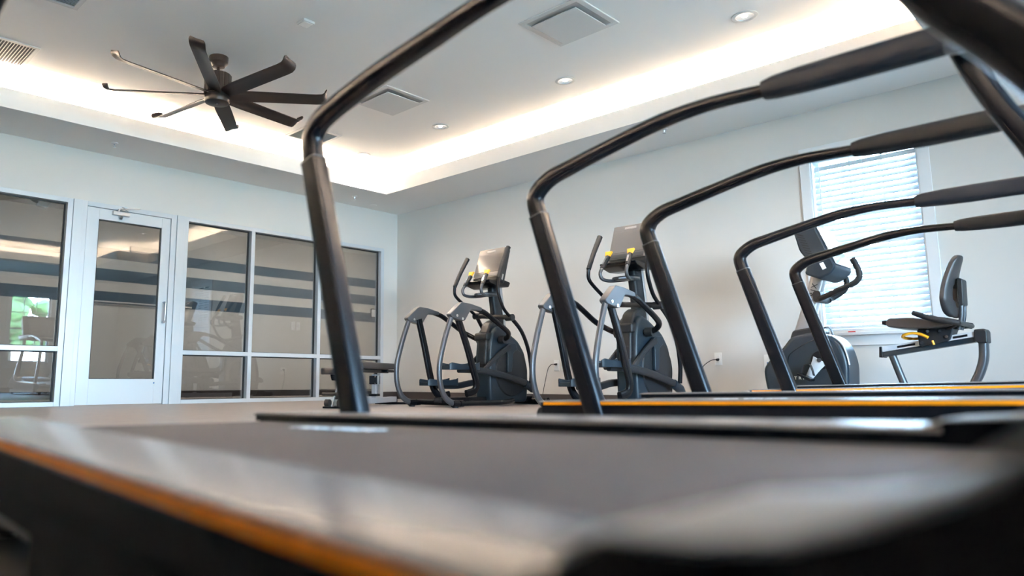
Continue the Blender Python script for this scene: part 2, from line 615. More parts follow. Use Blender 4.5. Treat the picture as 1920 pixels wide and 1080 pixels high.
def glazing(name, label, y0, y1, mull, transom=True):
    """Outer frame, mullions, transom, panes with black gaskets; y0..y1 outside of the frame."""
    r = struct(bpy.data.objects.new(name, None), label)
    col.objects.link(r)
    r.location = (WALL_X, y0, 0)
    o = (WALL_X, y0, 0)
    w = 0.055
    finish('frame', frame_rects([(y0, y0 + w, 0, SF_Z), (y1 - w, y1, 0, SF_Z), (y0 + w, y1 - w, SF_Z - w + 0.005, SF_Z), (y0 + w, y1 - w, 0, 0.045)]), 'alu', r, o, bevel=0.002)
    edges = [y0 + w]
    for c in mull:
        finish('mullion', frame_rects([(c - 0.026, c + 0.026, 0.045, SF_Z - w + 0.005)]), 'alu', r, o, bevel=0.002)
        edges += [c - 0.026, c + 0.026]
    edges.append(y1 - w)
    for i in range(0, len(edges), 2):
        a, b = edges[i], edges[i + 1]
        finish('transom', frame_rects([(a, b, 0.565, 0.615)]), 'alu', r, o, bevel=0.002)
        for za, zb in ((0.045, 0.565), (0.615, SF_Z - w + 0.005)):
            p = finish('pane', B(XG - 0.004, XG + 0.004, a, b, za, zb), 'glass', r, o, smooth=False)
            bm = bmesh.new()
            g = 0.012
            box(bm, XG - 0.012, XG + 0.014, a, a + g, za, zb)
            box(bm, XG - 0.012, XG + 0.014, b - g, b, za, zb)
            box(bm, XG - 0.012, XG + 0.014, a + g, b - g, zb - g, zb)
            box(bm, XG - 0.012, XG + 0.014, a + g, b - g, za, za + g * 0.6)
            finish('gasket', bm, 'gasket', p, smooth=False).location = (0, 0, 0)
            p.children[0].data.transform(Matrix.Translation(-Vector(o)))
    return r


glazing('window_1', 'glazed partition unit left of the door', 0.30, 2.451, [1.35])
glazing('window_2', 'three-bay glazed partition unit right of the door', 3.705, SF_Y1, [4.633, 5.668])
for n, (a, b) in enumerate([(2.453, 2.547), (3.613, 3.703)]):
    bm = bmesh.new()
    box(bm, XF0, XF1 + 0.012, a, b, 0, SF_Z)
    struct(finish('trim_%d' % (4 + n), bm, 'alu', bevel=0.002), 'white post beside the glass door')
struct(finish('trim_6', B(XF0, XF1, 0.20, 0.298, 0, SF_Z), 'alu', bevel=0.002))
# door
r = struct(bpy.data.objects.new('door_1', None), 'white framed glass door with pull handle')
col.objects.link(r)
r.location = (WALL_X, 2.549, 0)
o0 = (WALL_X, 2.549, 0)
finish('frame', frame_rects([(2.549, 2.598, 0, SF_Z), (3.545, 3.611, 0, SF_Z), (2.598, 3.545, 2.148, SF_Z)]), 'alu', r, o0, bevel=0.002)
xl0, xl1 = WALL_X - 0.045, WALL_X + 0.004
bm = bmesh.new()
for y0, y1, z0, z1 in ((2.602, 2.728, 0.008, 2.144), (3.438, 3.541, 0.008, 2.144), (2.728, 3.438, 0.008, 0.282), (2.728, 3.438, 2.022, 2.144)):
    box(bm, xl0, xl1, y0, y1, z0, z1)
leaf = finish('door_leaf', bm, 'alu', r, o0, bevel=0.002)
finish('pane', B(XG + 0.038, XG + 0.046, 2.728, 3.438, 0.282, 2.022), 'glass', r, o0, smooth=False)
bm = bmesh.new()
for y0, y1, z0, z1 in ((2.728, 2.738, 0.282, 2.022), (3.428, 3.438, 0.282, 2.022), (2.738, 3.428, 2.010, 2.022), (2.738, 3.428, 0.282, 0.288)):
    box(bm, XG + 0.033, XG + 0.055, y0, y1, z0, z1)
finish('gasket', bm, 'gasket', r, o0, smooth=False)
hx = WALL_X + 0.004
finish('handle', T([(hx, 3.50, 1.155), (hx + 0.055, 3.50, 1.150), (hx + 0.06, 3.50, 1.10), (hx + 0.06, 3.50, 0.98), (hx + 0.055, 3.50, 0.93), (hx, 3.50, 0.925)], 0.011), 'steel', r, o0)
cl = finish('door_closer', B(hx, hx + 0.045, 2.86, 3.05, 2.085, 2.13), 'steel', r, o0, bevel=0.006)
bm = bmesh.new()
obox(bm, (hx + 0.10, 2.97, 2.15), (0.016, 0.20, 0.008), Matrix.Rotation(0.9, 3, 'Z'))
obox(bm, (hx + 0.095, 3.03, 2.165), (0.016, 0.22, 0.008), Matrix.Rotation(-0.7, 3, 'Z'))
cyl(bm, (hx + 0.02, 2.93, 2.12), (hx + 0.02, 2.93, 2.16), 0.012, 12)
finish('closer_arm', bm, 'steel', cl, o0)
bm = bmesh.new()
cyl(bm, (hx + 0.02, 2.955, 2.06), (hx + 0.045, 2.955, 2.07), 0.018, 16)
finish('closer_knob', bm, 'steel', cl, o0)
st = finish('sticker', B(hx, hx + 0.001, 3.425, 3.450, 0.205, 0.262), 'grille', r, o0, smooth=False)
finish('sticker_mark', B(hx + 0.001, hx + 0.0016, 3.430, 3.445, 0.230, 0.247), 'bluemark', st, o0, smooth=False)

# ------------------------------------------------------------------ windows in the outer walls


def window_unit(name, label, axis, plane, depth, a, b, z0, z1, cols=3, rows=2):
    """axis 0: plane x, inner face at PLANE, wall goes DEPTH (signed) outwards; casing, frame, muntins, pane."""
    r = struct(bpy.data.objects.new(name, None), label)
    col.objects.link(r)
    o = (plane, (a + b) / 2, 0) if axis == 0 else ((a + b) / 2, plane, 0)
    r.location = o
    s = 1 if depth > 0 else -1

    def bx(bm, d0, d1, u0, u1, v0, v1):
        d0, d1 = sorted((plane + s * d0, plane + s * d1))
        if axis == 0:
            box(bm, d0, d1, u0, u1, v0, v1)
        else:
            box(bm, u0, u1, d0, d1, v0, v1)
    cw = 0.085
    bm = bmesh.new()
    bx(bm, -0.018, 0, a - cw, a, z0 - 0.02, z1 + cw)
    bx(bm, -0.018, 0, b, b + cw, z0 - 0.02, z1 + cw)
    bx(bm, -0.018, 0, a, b, z1, z1 + cw)
    finish('casing', bm, 'trim', r, o, bevel=0.002)
    bm = bmesh.new()
    bx(bm, -0.045, 0.0, a - cw - 0.02, b + cw + 0.02, z0 - 0.045, z0 - 0.02)
    bx(bm, 0.0, 0.10, a + 0.012, b - 0.012, z0 + 0.0, z0 + 0.014)
    finish('sill', bm, 'trim', r, o, bevel=0.002)
    bm = bmesh.new()
    bx(bm, -0.016, 0, a - cw, b + cw, z0 - 0.135, z0 - 0.045)
    finish('apron', bm, 'trim', r, o, bevel=0.002)
    bm = bmesh.new()
    t = 0.012
    bx(bm, 0, 0.10, a, a + t, z0, z1)
    bx(bm, 0, 0.10, b - t, b, z0, z1)
    bx(bm, 0, 0.10, a + t, b - t, z1 - t, z1)
    finish('jamb', bm, 'trim', r, o, smooth=False)
    bm = bmesh.new()
    f = 0.04
    bx(bm, 0.101, 0.15, a, a + f, z0, z1)
    bx(bm, 0.101, 0.15, b - f, b, z0, z1)
    bx(bm, 0.101, 0.15, a + f, b - f, z1 - f, z1)
    bx(bm, 0.101, 0.15, a + f, b - f, z0, z0 + f)
    zm = (z0 + z1) / 2
    bx(bm, 0.101, 0.145, a + f, b - f, zm - 0.02, zm + 0.02)
    finish('frame', bm, 'trim', r, o, smooth=False)
    bm = bmesh.new()
    for k in range(1, cols):
        u = a + f + (b - a - 2 * f) * k / cols
        bx(bm, 0.112, 0.128, u - 0.008, u + 0.008, z0 + f, z1 - f)
    for seg in ((z0 + f, zm - 0.02), (zm + 0.02, z1 - f)):
        for k in range(1, rows):
            v = seg[0] + (seg[1] - seg[0]) * k / rows
            bx(bm, 0.112, 0.128, a + f, b - f, v - 0.008, v + 0.008)
    finish('muntins', bm, 'trim', r, o, smooth=False)
    bm = bmesh.new()
    bx(bm, 0.118, 0.122, a + f, b - f, z0 + f, z1 - f)
    finish('pane', bm, 'clear', r, o, smooth=False)
    return r


window_unit('window_3', 'window with lowered white blinds in the wall behind the bike', 1, WALL_Y, 0.16, *WIN)
n = 4
for a, b, z0, z1 in EAST_WINDOWS:
    window_unit('window_%d' % n, 'window with muntins behind the treadmills', 0, ROOM_X, 0.16, a, b, z0, z1)
    n += 1

# blinds
xa, xb = WIN[0] + 0.02, WIN[1] - 0.02
yb = WALL_Y + 0.045
bl = thing('window_blind', 'white horizontal slat blind lowered in the window behind the exercise bike', 'blind', ((xa + xb) / 2, yb, WIN[2] + 0.02))
ob = ((xa + xb) / 2, yb, WIN[2] + 0.02)
finish('head_rail', B(xa, xb, yb - 0.025, yb + 0.025, WIN[3] - 0.062, WIN[3] - 0.014), 'trim', bl, ob, bevel=0.002)
bm = bmesh.new()
ct = math.radians(57)
z = WIN[2] + 0.085
while z < WIN[3] - 0.085:
    rot = Matrix.Rotation(ct, 3, 'X')
    obox(bm, ((xa + xb) / 2, yb, z), (xb - xa, 0.058, 0.003), rot)
    z += 0.0525
finish('slats', bm, 'slat', bl, ob, smooth=False)
finish('bottom_rail', B(xa, xb, yb - 0.026, yb + 0.026, WIN[2] + 0.022, WIN[2] + 0.044), 'trim', bl, ob, bevel=0.003)
for fx in (0.16, 0.5, 0.84):
    xx = xa + (xb - xa) * fx
    bm = bmesh.new()
    for dy in (-0.031, 0.031):
        cyl(bm, (xx, yb + dy, WIN[2] + 0.03), (xx, yb + dy, WIN[3] - 0.06), 0.0013, 6)
    finish('ladder_cord', bm, 'trim', bl, ob)
finish('tilt_wand', CY((xa + 0.05, yb - 0.04, WIN[3] - 0.08), (xa + 0.055, yb - 0.04, WIN[2] + 0.75), 0.004, 8), 'trim', bl, ob)
tag(finish('warning_tag', B(-2.07, -2.015, WALL_Y - 0.030, WALL_Y - 0.012, WIN[2] - 0.0195, WIN[2] - 0.010), 'red', smooth=False), 'small red tag lying on the window sill under the blinds', 'tag')

# outside
struct(finish('ground', B(-14, 30, -25, 30, -0.6, -0.15), 'lawn', smooth=False))
struct(finish('ground_pavement', B(8.0, 12.0, -25, 30, -0.15, -0.13), 'pave', smooth=False))


def tree(x, y, h, rr, label):
    t = thing('tree', label, 'tree', (x, y, -0.15), 'trees outside the windows')
    finish('trunk', CY((0, 0, 0), (0, 0, h * 0.5), 0.14, 10, 0.08), 'bark', t)
    bm = bmesh.new()
    rnd = random.Random(int(x * 31 + y * 7))
    for k in range(34):
        a, e = rnd.uniform(0, 2 * PI), rnd.uniform(-0.9, 1.2)
        d = rr * rnd.uniform(0.25, 0.9)
        c = Vector((math.cos(a) * math.cos(e) * d, math.sin(a) * math.cos(e) * d, h * 0.48 + math.sin(e) * d))
        mm = Matrix.Translation(c) @ Matrix.Diagonal((1, 1, 0.75, 1))
        bmesh.ops.create_icosphere(bm, subdivisions=2, radius=rr * rnd.uniform(0.18, 0.32), matrix=mm)
    for v in bm.verts:
        v.co += Vector((rnd.uniform(-1, 1), rnd.uniform(-1, 1), rnd.uniform(-1, 1))) * 0.07
    finish('crown', bm, 'leaf', t)
    return t


for x, y, h, rr, lab in ((11.2, 10.4, 5.2, 1.7, 'left'), (9.6, 6.2, 4.8, 1.6, 'middle'), (11.8, 2.0, 5.0, 1.8, 'right')):
    tree(x, y, h, rr, 'leafy green tree outside the window, mirrored in the glass partition, %s of three' % lab)

# ------------------------------------------------------------------ ceiling fittings


def diffuser(cx, cy, label):
    t = thing('ceiling_diffuser', label, 'air vent', (cx, cy, CEIL), 'square plaque diffusers')
    s = 0.29
    bm = bmesh.new()
    for x0, x1, y0, y1 in ((-s, s, -s, -s + 0.045), (-s, s, s - 0.045, s), (-s, -s + 0.045, -s + 0.045, s - 0.045), (s - 0.045, s, -s + 0.045, s - 0.045)):
        box(bm, x0, x1, y0, y1, -0.012, 0)
    finish('frame', bm, 'grille', t, bevel=0.002)
    bm = bmesh.new()
    i, o_ = s - 0.045, 0.17
    loft(bm, [[(-i, -i, -0.006), (i, -i, -0.006), (i, i, -0.006), (-i, i, -0.006)], [(-o_, -o_, -0.001), (o_, -o_, -0.001), (o_, o_, -0.001), (-o_, o_, -0.001)]])
    finish('throat', bm, 'ventgray', t, smooth=False)
    finish('plaque', B(-0.212, 0.212, -0.212, 0.212, -0.034, -0.026), 'grille', t, bevel=0.003)
    return t


diffuser(-3.22, 4.655, 'large square white ceiling diffuser, the nearer one right of the first treadmill handrail')
diffuser(-5.475, 4.675, 'square white ceiling diffuser partly behind the first treadmill handrail')


def grille(cx, cy, sx, sy, label, along='y', pitch=0.022, m='ventgray'):
    t = thing('ceiling_grille', label, 'air vent', (cx, cy, CEIL), 'louvred ceiling grilles')
    f = 0.035
    bm = bmesh.new()
    for x0, x1, y0, y1 in ((-sx, sx, -sy, -sy + f), (-sx, sx, sy - f, sy), (-sx, -sx + f, -sy + f, sy - f), (sx - f, sx, -sy + f, sy - f)):
        box(bm, x0, x1, y0, y1, -0.012, 0)
    finish('frame', bm, 'grille', t, bevel=0.002)
    finish('backing', B(-sx + f, sx - f, -sy + f, sy - f, -0.002, 0), 'ventdark', t, smooth=False)
    bm = bmesh.new()
    if along == 'x':
        y = -sy + f + pitch / 2
        while y < sy - f:
            obox(bm, (0, y, -0.006), (2 * (sx - f), 0.013, 0.002), Matrix.Rotation(0.6, 3, 'X'))
            y += pitch
    else:
        x = -sx + f + pitch / 2
        while x < sx - f:
            obox(bm, (x, 0, -0.006), (0.013, 2 * (sy - f), 0.002), Matrix.Rotation(0.6, 3, 'Y'))
            x += pitch
    finish('louvres', bm, m, t, smooth=False)


grille(-6.93, 1.36, 0.27, 0.30, 'white ceiling return grille with dark ribs cut off by the left picture edge', 'x', 0.024)
grille(-6.915, 4.71, 0.225, 0.255, 'white ceiling return grille nearest the corner, beside the first handrail bend', 'y', 0.016, 'grille')
grille(-5.45, 1.42, 0.29, 0.245, 'ceiling grille at the top edge of the picture above the fan', 'y', 0.018, 'grille')


def downlight(x, y, label):
    t = thing('recessed_downlight', label, 'ceiling light', (x, y, CEIL), 'row of round recessed downlights')
    bm = bmesh.new()
    lathe(bm, [(0.070, -0.001), (0.098, -0.001), (0.098, -0.006), (0.085, -0.011), (0.070, -0.008)], (0, 0, 0), loop=True)
    finish('trim_ring', bm, 'grille', t)
    bm = bmesh.new()
    lathe(bm, [(0.071, -0.008), (0.069, -0.004), (0.045, -0.0015), (0.0, -0.0012), (0.0, -0.0005), (0.072, -0.0005)], (0, 0, 0), loop=True)
    finish('reflector', bm, 'reflector', t)
    finish('lamp', CY((0, 0, -0.005), (0, 0, -0.001), 0.022, 16), 'lamp_on', t)
    d = bpy.data.lights.new('downlight_beam', 'SPOT')
    d.energy = 32
    d.color = (1.0, 0.90, 0.82)
    d.spot_size = math.radians(125)
    d.spot_blend = 1.0
    d.shadow_soft_size = 0.05
    lo = bpy.data.objects.new('downlight_beam', d)
    lo.location = (0, 0, -0.02)
    col.objects.link(lo)
    lo.parent = t


for x, y, w in ((-2.194, 5.594, 'the one nearest the camera, above the grips of the middle treadmill'), (-3.923, 5.585, 'second from the right, between large diffuser and cove'), (-5.666, 5.602, 'second from the corner, right of the smaller diffuser'), (-7.10, 5.609, 'the one closest to the room corner')):
    downlight(x, y, 'round recessed ceiling downlight, ' + w)

t = thing('ceiling_sensor', 'small white square sensor on the ceiling between fan and first handrail', 'sensor', (-4.68, 3.09, CEIL))
finish('housing', B(-0.055, 0.055, -0.055, 0.055, -0.022, 0), 'grille', t, bevel=0.006)
finish('face_plate', B(-0.042, 0.042, -0.042, 0.042, -0.026, -0.022), 'blank', t, bevel=0.002)


def sprinkler(x, y, label):
    t = thing('sprinkler_head', label, 'sprinkler', (x, y, SOFFIT), 'fire sprinklers under the soffit')
    bm = bmesh.new()
    lathe(bm, [(0.012, 0.0), (0.036, 0.0), (0.034, -0.006), (0.02, -0.009), (0.012, -0.009)], (0, 0, 0), 24, loop=True)
    finish('escutcheon', bm, 'trim', t)
    bm = bmesh.new()
    lathe(bm, [(0.010, -0.009), (0.010, -0.02), (0.004, -0.03), (0.004, -0.042), (0.017, -0.043), (0.017, -0.046), (0.0, -0.046)], (0, 0, 0), 16)
    finish('deflector', bm, 'chrome', t)


sprinkler(-7.627, 2.678, 'white fire sprinkler under the soffit above the glass door')
sprinkler(-7.66, 5.917, 'white fire sprinkler under the soffit near the room corner')
sprinkler(-3.422, 6.534, 'white fire sprinkler under the soffit above the second elliptical, behind the second handrail')
bm = bmesh.new()
lathe(bm, [(0.0, -0.006), (0.045, -0.006), (0.05, 0.0), (0.0, 0.0)], (-7.885, 6.431, SOFFIT))
tag(finish('ceiling_cover_plate', bm, 'ceiling'), 'flat round white cover plate on the soffit right in the room corner', 'cover plate')

# ------------------------------------------------------------------ ceiling fan
FX, FY = -5.765, 2.89
fan = thing('ceiling_fan', 'dark bronze ceiling fan with eight long blades with upturned tips', 'ceiling fan', (FX, FY, CEIL))
bm = bmesh.new()
lathe(bm, [(0.02, -0.095), (0.055, -0.09), (0.062, -0.072), (0.082, -0.055), (0.085, -0.012), (0.085, 0.0), (0.0, 0.0)], (0, 0, 0))
finish('canopy', bm, 'bronze', fan)
finish('downrod', CY((0, 0, -0.19), (0, 0, -0.085), 0.014, 16), 'bronze', fan)
finish('downrod_collar', CY((0, 0, -0.19), (0, 0, -0.150), 0.032, 20, 0.026), 'bronze', fan)
bm = bmesh.new()
NR = 16
prof = []
for k in range(NR * 6):
    a = 2 * PI * k / (NR * 6)
    rr = 0.112 if (k % 6) in (0,) else 0.119
    prof.append((math.cos(a) * rr, math.sin(a) * rr))
loft(bm, [[(x * 0.93, y * 0.93, -0.165) for x, y in prof], [(x, y, -0.175) for x, y in prof], [(x, y, -0.345) for x, y in prof]])
finish('motor_housing', bm, 'bronze', fan, angle=25)
bm = bmesh.new()
lathe(bm, [(0.0, -0.345), (0.10, -0.345), (0.10, -0.37), (0.0, -0.37)], (0, 0, 0))
finish('blade_hub', bm, 'bronze', fan)
bm = bmesh.new()
lathe(bm, [(0.0, -0.368), (0.108, -0.368), (0.112, -0.374), (0.112, -0.415), (0.105, -0.430), (0.085, -0.437), (0.02, -0.439), (0.018, -0.446), (0.0, -0.446)], (0, 0, 0))
finish('switch_cup', bm, 'bronze', fan)


def blade_mesh(ang):
    bm = bmesh.new()
    pitch = math.radians(19)
    ca, sa = math.cos(ang), math.sin(ang)
    secs = []
    w = 0.067
    spec = [(0.09, 0.6, 0), (0.16, 0.95, 0), (0.3, 1.03, 0), (0.6, 1.0, 0), (0.88, 0.97, 0), (0.93, 0.98, 0.004), (0.955, 1.0, 0.018), (0.966, 1.0, 0.036), (0.971, 0.95, 0.052), (0.972, 0.80, 0.062)]
    for r, k, lift in spec:
        ring = []
        hw, th = w * k, 0.0075
        pts = [(-hw, -th * 0.3), (-hw * 0.5, -th * 0.2), (0, th * 0.6), (hw * 0.5, -th * 0.2), (hw, -th * 0.3), (hw, th * 0.5), (hw * 0.5, th * 1.6), (0, th * 2.2), (-hw * 0.5, th * 1.6), (-hw, th * 0.5)]
        for u, v in pts:
            # u: counter-clockwise edge positive -> lower
            uu = u * math.cos(pitch)
            zz = -u * math.sin(pitch) + v + lift - 0.357
            rr = r
            if lift > 0.01:
                rr = r - v * 1.5
                zz = -u * math.sin(pitch) + lift - 0.357 + v * 0.3
            ring.append((rr * ca - uu * sa, rr * sa + uu * ca, zz))
        secs.append(ring)
    loft(bm, secs)
    return bm


for k in range(8):
    finish('blade', blade_mesh(math.radians(8.5 - 45 * k)), 'bronze', fan, angle=50)

# ------------------------------------------------------------------ treadmills
XS = -0.8      # treadmill root x


def rail_z(X):
    return 0.171 + 0.023 * (X + 1.9)


def treadmill(yc, lift, rear, label, prof, shift=0.0, logo=True, near=None, far=None):
    """yc centre, rear end X, prof: handrail outline (post foot, seam, bend..., grip start, grip end) in (X, Z)."""
    root = thing('treadmill', label, 'treadmill', (XS + shift, yc, 0), 'black treadmills with amber stripes in a row')
    O = (XS, 0, 0)
    W = 0.42

    def rz(X, s=1):
        e = near if s < 0 else far
        return e[0] + e[1] * (X + 1.13)

    def dy(X, s):
        return near[2] * (X + 1.13) if near and s < 0 else 0.0
    xf = -0.20
    for s in (-1, 1):
        yo, yi = s * W, s * (W - 0.145)
        y0, y1 = min(yo, yi), max(yo, yi)
        # top rail: lofted rounded cross section, rounded rear nose
        bm = bmesh.new()
        secs = []
        for X, k in ((rear, 0.35), (rear + 0.008, 0.75), (rear + 0.03, 1.0), (-1.2, 1.0), (-0.7, 1.0), (xf, 1.0)):
            zt = rz(X, s)
            zb = zt - 0.020 * 0.32
            y0, y1 = min(yo, yi) + dy(X, s), max(yo, yi) + dy(X, s)
            zt = zb + 0.0064 * k
            e = 0.0035 * k
            secs.append([(X, y0, zb), (X, y0, zt - e), (X, y0 + e * 0.4, zt - e * 0.3), (X, y0 + e * 1.6, zt), (X, y1 - e * 1.6, zt), (X, y1 - e * 0.4, zt - e * 0.3), (X, y1, zt - e), (X, y1, zb)])
        loft(bm, secs)
        rail = finish('side_rail', bm, 'side_rail', root, O, angle=45)
        # outer side panel with stripe
        pw = 0.012
        ya, yb_ = sorted((yo - s * 0.004, yo - s * 0.030))
        x0 = rear + 0.012

        def strip(name, m, xa_, xb_, d0, d1, ya, yb_, par, bev=0.0):
            bm = bmesh.new()
            vs = []
            for X in (xa_, xb_):
                for y in (ya, yb_):
                    for d in (d1, d0):
                        vs.append(bm.verts.new((X, y + dy(X, s), rz(X, s) - d)))
            for f in ((0, 1, 3, 2), (4, 6, 7, 5), (0, 4, 5, 1), (2, 3, 7, 6), (1, 5, 7, 3), (0, 2, 6, 4)):
                bm.faces.new([vs[i] for i in f])
            return finish(name, bm, m, par, O, bevel=bev, smooth=False)
        panel = strip('side_panel', 'matte_black', x0, xf + 0.2, 0.0205, 0.062, ya, yb_, root, 0.002)
        ys, ye = sorted((yo - s * 0.004, yo + s * 0.0006))
        strip('stripe', 'orange', x0 + 0.012, xf + 0.15, 0.0055, 0.0155, *sorted((yo + s * 0.0012, yo - s * 0.002)), panel)
        strip('lower_panel', 'matte_black', x0 + 0.006, xf + 0.2, 0.0625, 0.108, *sorted((yo - s * 0.012, yo - s * 0.03)), panel)
        strip('frame_skirt', 'matte_black', -0.98, xf + 0.2, 0.1085, 0.158, *sorted((yo - s * 0.012, yo - s * 0.03)), panel)
        strip('rail_core', 'black', rear + 0.01, xf, 0.0066, 0.0204, *sorted((yo - s * 0.0022, yi + s * 0.001)), rail)
        # inner wall between rail and belt
        strip('rail_skirt', 'black', rear + 0.03, xf, 0.0205, 0.045, *sorted((yi + s * 0.002, yi + s * 0.012)), rail)
        # rear end cap (black, rounded)
        bm = bmesh.new()
        yy0, yy1 = sorted((yi - s * 0.004, yo - s * 0.01))
        zt = rz(rear, s) - 0.0205
        prism(bm, rounded([(rear - 0.022, zt - 0.034), (rear - 0.008, zt - 0.002), (rear + 0.10, zt), (rear + 0.10, zt - 0.07), (rear - 0.004, zt - 0.07)], 0.02), 1, yy0, yy1)
        finish('rear_cap', bm, 'plastic', root, O, bevel=0.002)
        # rubber foot near the rear
        fx = max(rear + 0.22, -1.47)
        fy = yo - s * 0.10
        fz = 0.0061 if yc < 1 else 0.0
        finish('leveling_foot', CY((fx, fy, 0.0), (fx, fy, rz(fx) - 0.09), 0.022, 16), 'rubber', root, O)
        finish('leveling_foot', CY((0.42, fy, fz), (0.42, fy, 0.09), 0.022, 16), 'rubber', root, O)
        # front foot shell of the upright
        bm = bmesh.new()
        z0 = max(rz(xf, s), 0.198)
        tip = near[3] if near and s < 0 else 0.0
        top = [(-0.232, z0 - 0.004), (-0.20, z0 + 0.0085), (-0.14, z0 + 0.013), (-0.10, z0 + 0.018), (-0.07, z0 + 0.026), (-0.045, z0 + 0.037), (-0.03, z0 + 0.048), (-0.018, z0 + 0.067), (-0.010, z0 + 0.10), (-0.008, z0 + 0.13)]
        yy0, yy1 = sorted((yo + s * 0.006 + dy(xf, s), yi - s * 0.01 + dy(xf, s)))
        cy, hh = (yy0 + yy1) / 2, (yy1 - yy0) / 2

        def shell(outline, grow, m, name, par, bev):
            ra, rb = [], []
            for (x, z) in outline:
                if x < -0.06:
                    x += tip * (-0.06 - x) / 0.17
                k = 1.0 if x > -0.12 else 0.74 + 0.26 * max(0.0, (x + 0.232) / 0.112)
                ra.append((x, cy - hh * k - grow, z))
                rb.append((x, cy + hh * k + grow, z))
            bm = bmesh.new()
            loft(bm, [ra, rb])
            return finish(name, bm, m, par, O, bevel=bev, segs=3)
        under = [(x + 0.003, z - 0.0022) for x, z in top]
        body = shell([(-0.222, z0 - 0.05)] + under + [(0.12, z0 + 0.123), (0.13, z0 + 0.07), (0.20, z0 + 0.045), (0.34, z0 - 0.01), (0.34, z0 - 0.13), (-0.10, z0 - 0.13)], 0.0, 'matte_black', 'upright_base', root, 0.004)
        shell(top + [(x + 0.0028, z - 0.0020) for x, z in reversed(top)], 0.001, 'cover', 'base_cover', body, 0.0)
        # upright mast, curved towards the user
        yp = yo - s * 0.070 + dy(xf, s)
        finish('upright_mast', T([(0.066, yp, 0.22 + lift), (0.060, yp, 0.31 + lift), (0.034, yp, 0.42 + lift), (-0.07, yp, 0.60 + lift), (-0.185, yp, 0.75 + lift), (-0.255, yp, 0.88 + lift), (-0.305, yp, 1.00 + lift), (-0.33, yp, 1.075 + lift)], [(0.055, 0.078), (0.052, 0.077), (0.046, 0.062), (0.036, 0.040), (0.03, 0.032), (0.028, 0.028), (0.026, 0.028), (0.025, 0.028)], side=(0, 1, 0), sq=2.8, n=20), 'black', root, O)
        # rear support post with handrail bend
        yp = yo - s * 0.012
        P = prof
        foot, seam = P[0], P[1]
        finish('handrail_post', T([(foot[0] + (foot[0] - seam[0]) * 0.12, yp, foot[1] - (seam[1] - foot[1]) * 0.12), (seam[0], yp, seam[1])], [(0.026, 0.037), (0.026, 0.034)], side=(0, 1, 0), sq=4.5, n=24, smooth=1), 'black', root, O, angle=30)
        finish('post_collar', T([(seam[0] + 0.0006, yp, seam[1] - 0.002), (seam[0] - 0.0006, yp, seam[1] + 0.002)], [(0.0268, 0.0349), (0.0268, 0.0349)], side=(0, 1, 0), sq=4.5, n=24, smooth=1), 'gun', root, O)
        pts = [(seam[0], yp, seam[1])] + [(x, yp, z) for x, z in P[2:-1]]
        k = len(pts)
        rr = [(0.026, 0.034), (0.026, 0.033), (0.025, 0.031), (0.024, 0.028)] + [(0.023, 0.025)] * (k - 6) + [(0.021, 0.0215), (0.019, 0.0195)]
        finish('handrail', T(pts, rr, side=(0, 1, 0), sq=2.5, n=24), 'black', root, O)
        g0, g1 = P[-2], P[-1]
        gp = [g0, (g0[0] + 0.03, g0[1] + 0.001), (g0[0] + 0.11, g0[1] + 0.001), (g0[0] + 0.22, g1[1] * 0.5 + g0[1] * 0.5), g1, (g1[0] + 0.06, g1[1] - 0.002)]
        finish('grip', T([(x, yp, z) for x, z in gp], [(0.026, 0.027), (0.029, 0.033), (0.030, 0.038), (0.031, 0.040), (0.031, 0.040), (0.030, 0.037)], side=(0, 1, 0), sq=2.8, n=24, smooth=4), 'grip', root, O)
        finish('grip_joint', T([(g1[0] + 0.045, yp, g1[1] - 0.002), (g1[0] + 0.16, yp, g1[1] - 0.01), (g1[0] + 0.22, yp, g1[1] + 0.03)], [(0.030, 0.037), (0.032, 0.045), (0.03, 0.04)], side=(0, 1, 0), sq=2.8, n=20), 'gun', root, O)
    # belt
    bx0, bx1 = rear + 0.075, 0.0
    bm = bmesh.new()
    d = 0.0205
    R = 0.032
    secs = []
    for s in (-1, 1):
        yb2 = s * (W - 0.150)
        zr = rz(bx0, s) - d
        outl = [(X, yb2 + dy(X, s), rz(X, s) - d) for X in (bx1, -0.4, -0.8, -1.2, bx0 + 0.04)]
        for j in range(9):
            a = PI / 2 + PI * j / 8
            outl.append((bx0 + R * math.cos(a), yb2 + dy(bx0, s), zr - R + R * math.sin(a)))
        outl += [(X, yb2 + dy(X, s), rz(X, s) - d - 2 * R) for X in (-1.2, -0.4, bx1)]
        secs.append(outl)
    loft(bm, secs)
    belt = finish('running_belt', bm, 'belt', root, O, angle=50)
    finish('deck_frame', PR([(rear + 0.2, 0.085 + lift), (rear + 0.2, 0.045), (rear + 0.55, 0.038), (0.4, 0.035), (0.4, 0.085)], 1, -0.375, 0.375), 'plastic', root, O, smooth=False)
    if logo:
        # wordmark, read from behind the machine: letters run across the belt's left half
        dirx = Vector((0.93, 0.36, 0.021))
        diry = Vector((-0.36, 0.93, 0))
        X = -1.135
        text_mesh('belt_wordmark', 'MATRIX', 0.064, 'white', belt, axes((1, 0, 0.023), (0, 1, 0), (X - XS, 0.145, (0.77 * rz(X, 1) + 0.23 * rz(X, -1)) - d + 0.0009)), 1.15)
    # motor hood
    bm = bmesh.new()
    z0 = rz(-0.1)
    prs = rounded([(-0.10, z0 - 0.02), (-0.02, z0 + 0.028), (0.12, z0 + 0.06), (0.42, z0 + 0.075), (0.50, z0 + 0.03), (0.52, 0.07), (-0.08, 0.07)], 0.03)
    prism(bm, prs, 1, -0.262, 0.262)
    finish('motor_hood', bm, 'plastic', root, O, bevel=0.01)
